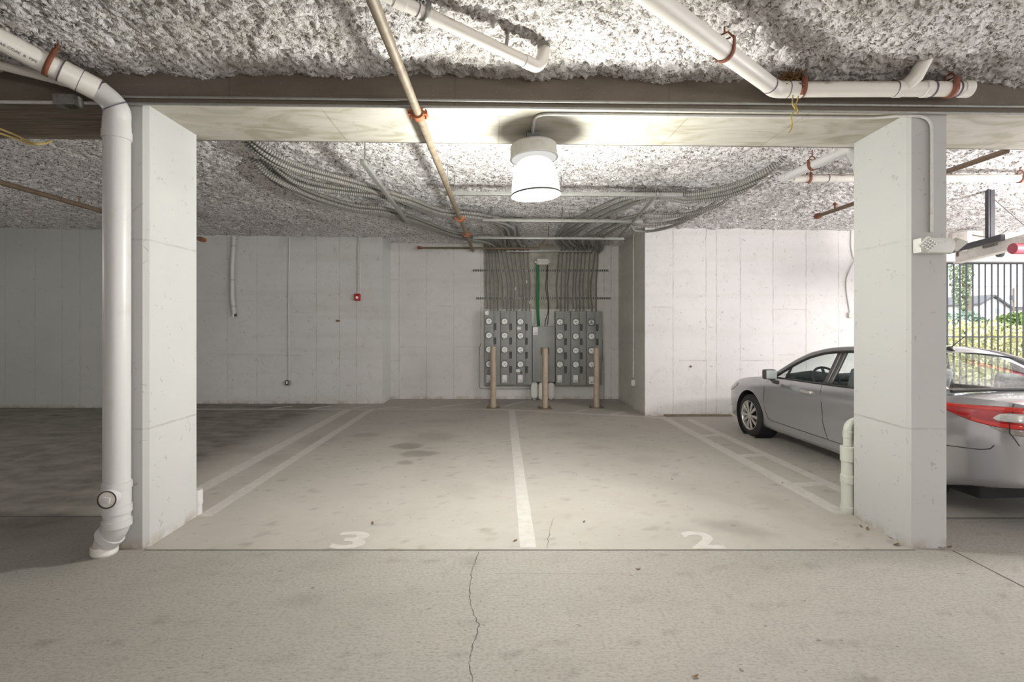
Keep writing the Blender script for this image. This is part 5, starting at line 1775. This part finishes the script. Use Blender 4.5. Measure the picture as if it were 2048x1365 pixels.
# tail lamps wrapping the rear corner
for s in (-1, 1):
    def patch(name, mat, ta, tb, zlo, zhi, out, parent=None):
        rows_ = []
        for u in np.linspace(ta, tb, 40):
            a_, b_ = zlo(u), zhi(u)
            rows_.append([side_pt(u, a_ + (b_ - a_) * q, out, s) for q in np.linspace(0, 1, 6)])
        o = MB().grid(rows_).build(name, mat, smooth_deg=60, parent=parent or car, local=True)
        md = o.modifiers.new('thickness', 'SOLIDIFY'); md.thickness = .012; md.offset = -1
        return o
    hi = pchip([3.98, 4.2, 4.45, 4.58, CAR_LEN], [1.0, 1.008, 1.025, 1.03, 1.028])
    lo = pchip([3.98, 4.15, 4.35, 4.48, 4.56, CAR_LEN], [.985, .925, .872, .855, .852, .852])
    tl = patch('tail_lamp', 'tail_red', 3.985, 4.622, lambda u: float(lo(u)), lambda u: float(hi(u)), .010)
    ORIGIN[tl.name] = Vector((0, 0, 0))
    patch('tail_light_bar', 'tail_bright', 4.02, 4.60, lambda u: float(hi(u)) - .022 - .03 * max(0, min(1, (u - 4.0) / .4)) * .5, lambda u: float(hi(u)) - .004, .013, tl)
    patch('tail_light_bar', 'tail_bright', 4.30, 4.62, lambda u: float(lo(u)) + .004, lambda u: float(lo(u)) + .034, .013, tl)
    lo2 = pchip([4.44, 4.47, 4.53, CAR_LEN], [.925, .908, .908, .908]); hi2 = pchip([4.44, 4.47, 4.53, CAR_LEN], [.93, .968, .978, .978])
    patch('reversing_lens', 'tail_clear', 4.44, 4.624, lambda u: float(lo2(u)), lambda u: float(hi2(u)), .015, tl)
    lo3 = pchip([4.42, 4.5, 4.56, CAR_LEN], [.853, .815, .80, .79])
    patch('indicator_lens', 'tail_smoke', 4.42, 4.61, lambda u: float(lo3(u)), lambda u: max(float(lo(u)), float(lo3(u)) + .001), .009, tl)
    # head lamp
    rows_ = []
    for u in np.linspace(.07, .56, 16):
        zc = .655 + .20 * (u - .1)
        h_ = .068 * (1 - ((u - .26) / .36) ** 2)
        rows_.append([side_pt(u, zc - max(h_, .004) + 2 * max(h_, .004) * q, .006, s) for q in np.linspace(0, 1, 5)])
    MB().grid(rows_).build('headlamp', 'headlight', **CB)
# boot lid seams, bumper
pts = [side_pt(4.505, z_, .001, -1) for z_ in (1.05, 1.03)] + [side_pt(4.52, z_, .012, -1) for z_ in (.99, .95, .9, .85, .82)] + [side_pt(4.535, .79, .004, -1), side_pt(4.56, .72, .003, -1)]
MB().tube(pts, .0035, 6).build('panel_gap', 'car_seam', **CB)
MB().tube([(-p[0], p[1], p[2]) for p in pts], .005, 6).build('panel_gap', 'car_seam', **CB)
MB().box(cpt(2.35, 0, .27), (1.44, 3.9, .14)).build('underbody', 'well_black', smooth_deg=0, bevel=.03, **CB)
# model lettering on the boot lid
vs, fs = text_mesh('IMPREZA', .042, .0015)
w_ = [v.x for v in vs]
m = MB()
m.add([(-.50 + v.x * 1.25, -CAR_LEN - .004 - v.z, .775 + v.y) for v in vs], fs)
o = m.build('lettering', 'chrome', smooth_deg=0, **CB)
o.location = (0, .03, 0)
# roof aerial
an = MB().lathe([(.045, 0), (.04, .015), (.02, .03), (0, .035)], cpt(3.30, 0, rz(3.30) + .062), (0, 0, 1), 18, close=False)
an.build('aerial_base', 'car_black_trim', **CB)
MB().tube([cpt(3.31, .0, rz(3.30) + .085), cpt(3.36, .12, rz(3.30) + .21)], [.006, .004], 8).build('aerial', 'car_black_trim', **CB)

# ================================================================== RAILING, GATE GEAR AND THE YARD
YFN = 9.24
t = thing('security_fence', (8.5, YFN, 0), 'black steel picket fence closing the opening to the yard', 'fence')
zt, zm = EYE + 123 * YFN / F, EYE - 24.2 * YFN / F
for nm_, z_, h_ in (('top_rail', zt, .045), ('middle_rail', zm, .022), ('bottom_rail', .15, .04)):
    MB().box((8.7, YFN, z_), (3.5, .035, h_)).build(nm_, 'fence_black', t, bevel=.003)
m0 = None
for k in range(30):
    x = (1895 - CX) * YFN / F - .355 + k * .1172
    if m0 is None:
        m0 = MB().box((x, YFN, (zt + .05) / 2), (.019, .019, zt - .05)).build('picket', 'fence_black', t, smooth_deg=0)
        x00 = x
    else:
        o = m0.copy(); COL.objects.link(o); o.parent = t
        o.location = (x - x00, 0, 0)
MB().box((A(1941, 0, YFN).x, YFN, zt + .06), (.045, .03, .1)).build('top_bracket', 'steel_dark', t)

# overhead gate gear hung from the ceiling
t = thing('gate_operator', A(1980, 440, 6.4), 'dark steel drop bracket with angle bar hung from the ceiling by the right column', 'gate operator')
a = A(1980, 484, 6.4)
MB().box((a.x, a.y, (a.z + 3.42) / 2), (.085, .05, 3.42 - a.z)).build('drop_post', 'steel_dark', t, bevel=.004)
MB().box((a.x - .018, a.y - .028, (a.z + 3.42) / 2), (.012, .008, 3.42 - a.z)).build('post_lip', 'fence_black', t)
p0, p1 = A(1896, 503, 7.05), A(2006, 475, 6.1)
d = p1 - p0
rot = d.to_track_quat('X', 'Z').to_matrix()
MB().box((p0 + p1) / 2, (d.length, .05, .075), rot).build('angle_bar', 'steel_dark', t, bevel=.004)
MB().cyl(A(1987, 398, 6.42), A(2070, 470, 6.8), .004, seg=6).build('stay_wire', 'steel_dark', t)
t = thing('gate_track', A(1980, 500, 6.4), 'long white overhead gate track running towards the right column', 'track')
p0, p1 = A(1915, 516, 7.2), A(2110, 464, 5.6)
d = p1 - p0
rot = d.to_track_quat('X', 'Z').to_matrix()
MB().box((p0 + p1) / 2, (d.length, .06, .13), rot).build('track', 'track_white', t, bevel=.006)
MB().box((p0 + p1) / 2 + Vector((0, 0, -.075)), (d.length, .11, .015), rot).build('track_lip', 'track_white', t, bevel=.003)
q = p0.lerp(p1, .40)
MB().box(q + Vector((-.05, -.05, .05)), (.22, .06, .06), rot).build('trolley', 'box_dirty', t, bevel=.01)
MB().lathe([(.045, -.02), (.045, .02)], A(2000, 508, 6.6), (1, 0, 0), 16).build('idler_wheel', 'steel_dark', t)
for px in (1918, 1941):
    MB().box(A(px, 505, 7.15), (.05, .04, .12)).build('track_bracket', 'iron_brown', t, bevel=.004)
c = A(2025, 497.5, 5.95)
tag(MB().lathe([(.062, 0), (.066, .01), (.066, 2.0), (0, 2.0)], c, Vector((1, .02, 0)), 28).build('roller_drum', 'drum_red'), 'dull red roller tube under the white gate track at the right edge', 'tube')
t = thing('gate_motor_box', A(1935, 478, 8.6), 'pale motor housing on the header beam beside the drop bracket', 'box')
MB().box(A(1935, 478, 8.75), (.28, .3, .24)).build('housing', 'track_white', t, bevel=.02)
MB().box(A(1969, 475, 8.8), (.06, .2, .36)).build('bracket', 'track_white', t, bevel=.01)
MB().tube(spline([A(1945, 470, 8.55), A(1955, 472, 8.5), A(1970, 474, 8.5), A(1998, 470, 8.5), A(2015, 460, 8.5)], 5), .008, 6).build('cord', 'conduit_dark', t)


# ---- the yard
def leaves(name, centre, size, n, leaf, mat, seed, shape='box', top_noise=.25):
    r = random.Random(seed)
    m = MB()
    for k in range(n):
        while True:
            p = Vector((r.uniform(-1, 1), r.uniform(-1, 1), r.uniform(-1, 1)))
            if shape == 'box' or p.length < 1:
                break
        if shape != 'box' and r.random() < .6:
            p = p.normalized() * r.uniform(.8, 1.0)
        q = Vector((centre[0] + p.x * size[0], centre[1] + p.y * size[1], centre[2] + p.z * size[2]))
        if shape == 'box':
            q.z += top_noise * math.sin(q.x * 2.1 + seed) * .5 * (p.z + 1) / 2 + r.uniform(-.1, .1)
        a = Vector((r.gauss(0, 1), r.gauss(0, 1), r.gauss(0, 1))).normalized()
        b = a.cross(Vector((r.gauss(0, 1), r.gauss(0, 1), r.gauss(0, 1)))).normalized()
        s = leaf * r.uniform(.6, 1.4)
        m.add([q - a * s, q + b * s * .5, q + a * s, q - b * s * .5], [(0, 1, 2, 3)])
    return m.build(name, mat, smooth_deg=0, recalc=False)


tag(leaves('hedge', (15.2, 15.2, .82), (3.4, .8, .80), 9000, .07, 'leaf_yellow', 3), 'sunlit yellow-green hedge beyond the fence', 'hedge')
tag(leaves('bush', (19.3, 18.4, 1.3), (1.3, .9, .85), 2600, .10, 'leaf_green', 5, 'ball'), 'darker green bush behind the hedge at the right edge', 'bush')
tag(leaves('bush', (17.9, 19.6, 1.05), (1.3, 1.0, 1.15), 2000, .10, 'leaf_blue', 6, 'ball'), 'hazy blue-green bush beyond the fence beside the right column', 'bush')
t = thing('tree', (22.3, 24.2, 0), 'tall pale tree beyond the fence just right of the column', 'tree')
MB().tube([(22.3, 24.2, 0), (22.5, 24.2, 2.6), (22.4, 24.3, 5.2)], [.22, .18, .1], 10).build('trunk', 'bark', t)
o = leaves('crown', (22.2, 24.2, 4.6), (.45, .5, 2.4), 1800, .085, 'leaf_tree', 8, 'ball')
o.parent = t; o.location = (-22.3, -24.2, 0)
t = thing('house', (76, 78, 0), 'white gabled house beyond the hedge', 'house')
hx, hy = 76.4, 78.0
sc_ = hy / F
zp = lambda py: EYE - (py - CY) * sc_
gx = lambda px: (px - CX) * sc_
MB().prism([(gx(1960), hy, 0), (gx(2020), hy, 0), (gx(2020), hy, zp(614)), (gx(1985), hy, zp(595)), (gx(1960), hy, zp(608))], (0, 8, 0)).build('walls', 'house_wall', t, smooth_deg=0)
for p0, p1 in (((1955, 611), (1985, 593)), ((1985, 593), (2026, 622))):
    MB().prism([(gx(p0[0]), hy - .5, zp(p0[1])), (gx(p1[0]), hy - .5, zp(p1[1])), (gx(p1[0]), hy - .5, zp(p1[1]) + .28), (gx(p0[0]), hy - .5, zp(p0[1]) + .28)], (0, 9, 0)).build('roof_slope', 'house_roof', t, smooth_deg=0)
MB().box((gx(1996), hy - .03, zp(622)), (.8, .1, .75)).build('window', 'house_window', t, smooth_deg=0)
t = thing('garage', (87, 84, 0), 'low building with dark roof line at the right edge beyond the hedge', 'building')
MB().span(gx(2030) * 84 / 78, 100, 84, 90, 0, 4.2).build('walls', 'house_wall', t, smooth_deg=0)
MB().span(gx(2028) * 84 / 78, 100, 83.6, 90.4, 4.2, 4.7).build('roof', 'house_roof', t, smooth_deg=0)
t = thing('utility_pole', (62, 60.5, 0), 'thin utility pole with transformer beside the gabled house', 'pole')
px_ = (2027 - CX) * .0605
MB().cyl((px_, 60.5, 0), (px_, 60.5, 6.1), .1, seg=10).build('post', 'bark', t)
MB().cyl((px_ - .3, 60.4, 4.6), (px_ - .3, 60.4, 5.2), .22, seg=12).build('transformer', 'house_roof', t)
tag(MB().cyl((56, 60, 6.15), (70, 60, 6.45), .03, seg=6).build('power_line', 'house_roof'), 'thin power line crossing the sky beyond the fence', 'wire')

# ---- litter on the slab
spots = [(1792, 1092, .05), (1800, 1086, .04), (1885, 1098, .05), (1899, 1096, .04), (1783, 1078, .03), (1735, 1060, .045), (1722, 1055, .04), (1030, 1083, .035), (1276, 1140, .03), (1168, 1045, .03), (745, 1048, .04), (1565, 968, .03), (1344, 960, .03), (812, 956, .02), (1390, 1356, .03)]
for k, (px, py, s) in enumerate(spots):
    g = G(px, py)
    s *= .62
    aa = rnd.uniform(0, 6.28)
    u_, v_ = Vector((math.cos(aa), math.sin(aa), 0)), Vector((-math.sin(aa), math.cos(aa), 0))
    rows_ = []
    for q in np.linspace(-1, 1, 6):
        w_ = .38 * (1 - q * q) + .02
        rows_.append([g + u_ * s * q + v_ * s * w_ * r_ + Vector((0, 0, .004 + .25 * s * q * q + .15 * s * r_ * r_)) for r_ in (-1, 0, 1)])
    o = MB().grid(rows_).build('dry_leaf', 'dead_leaf')
    where = 'lying at the foot of the right column' if k < 5 else 'lying near the white line by the right column' if k < 7 else 'scattered on the concrete floor'
    tag(o, f'small dry brown leaf {where}', 'leaf', ['leaves at the column foot', 'leaves by the white line', 'leaves scattered on the floor'][0 if k < 5 else 1 if k < 7 else 2])
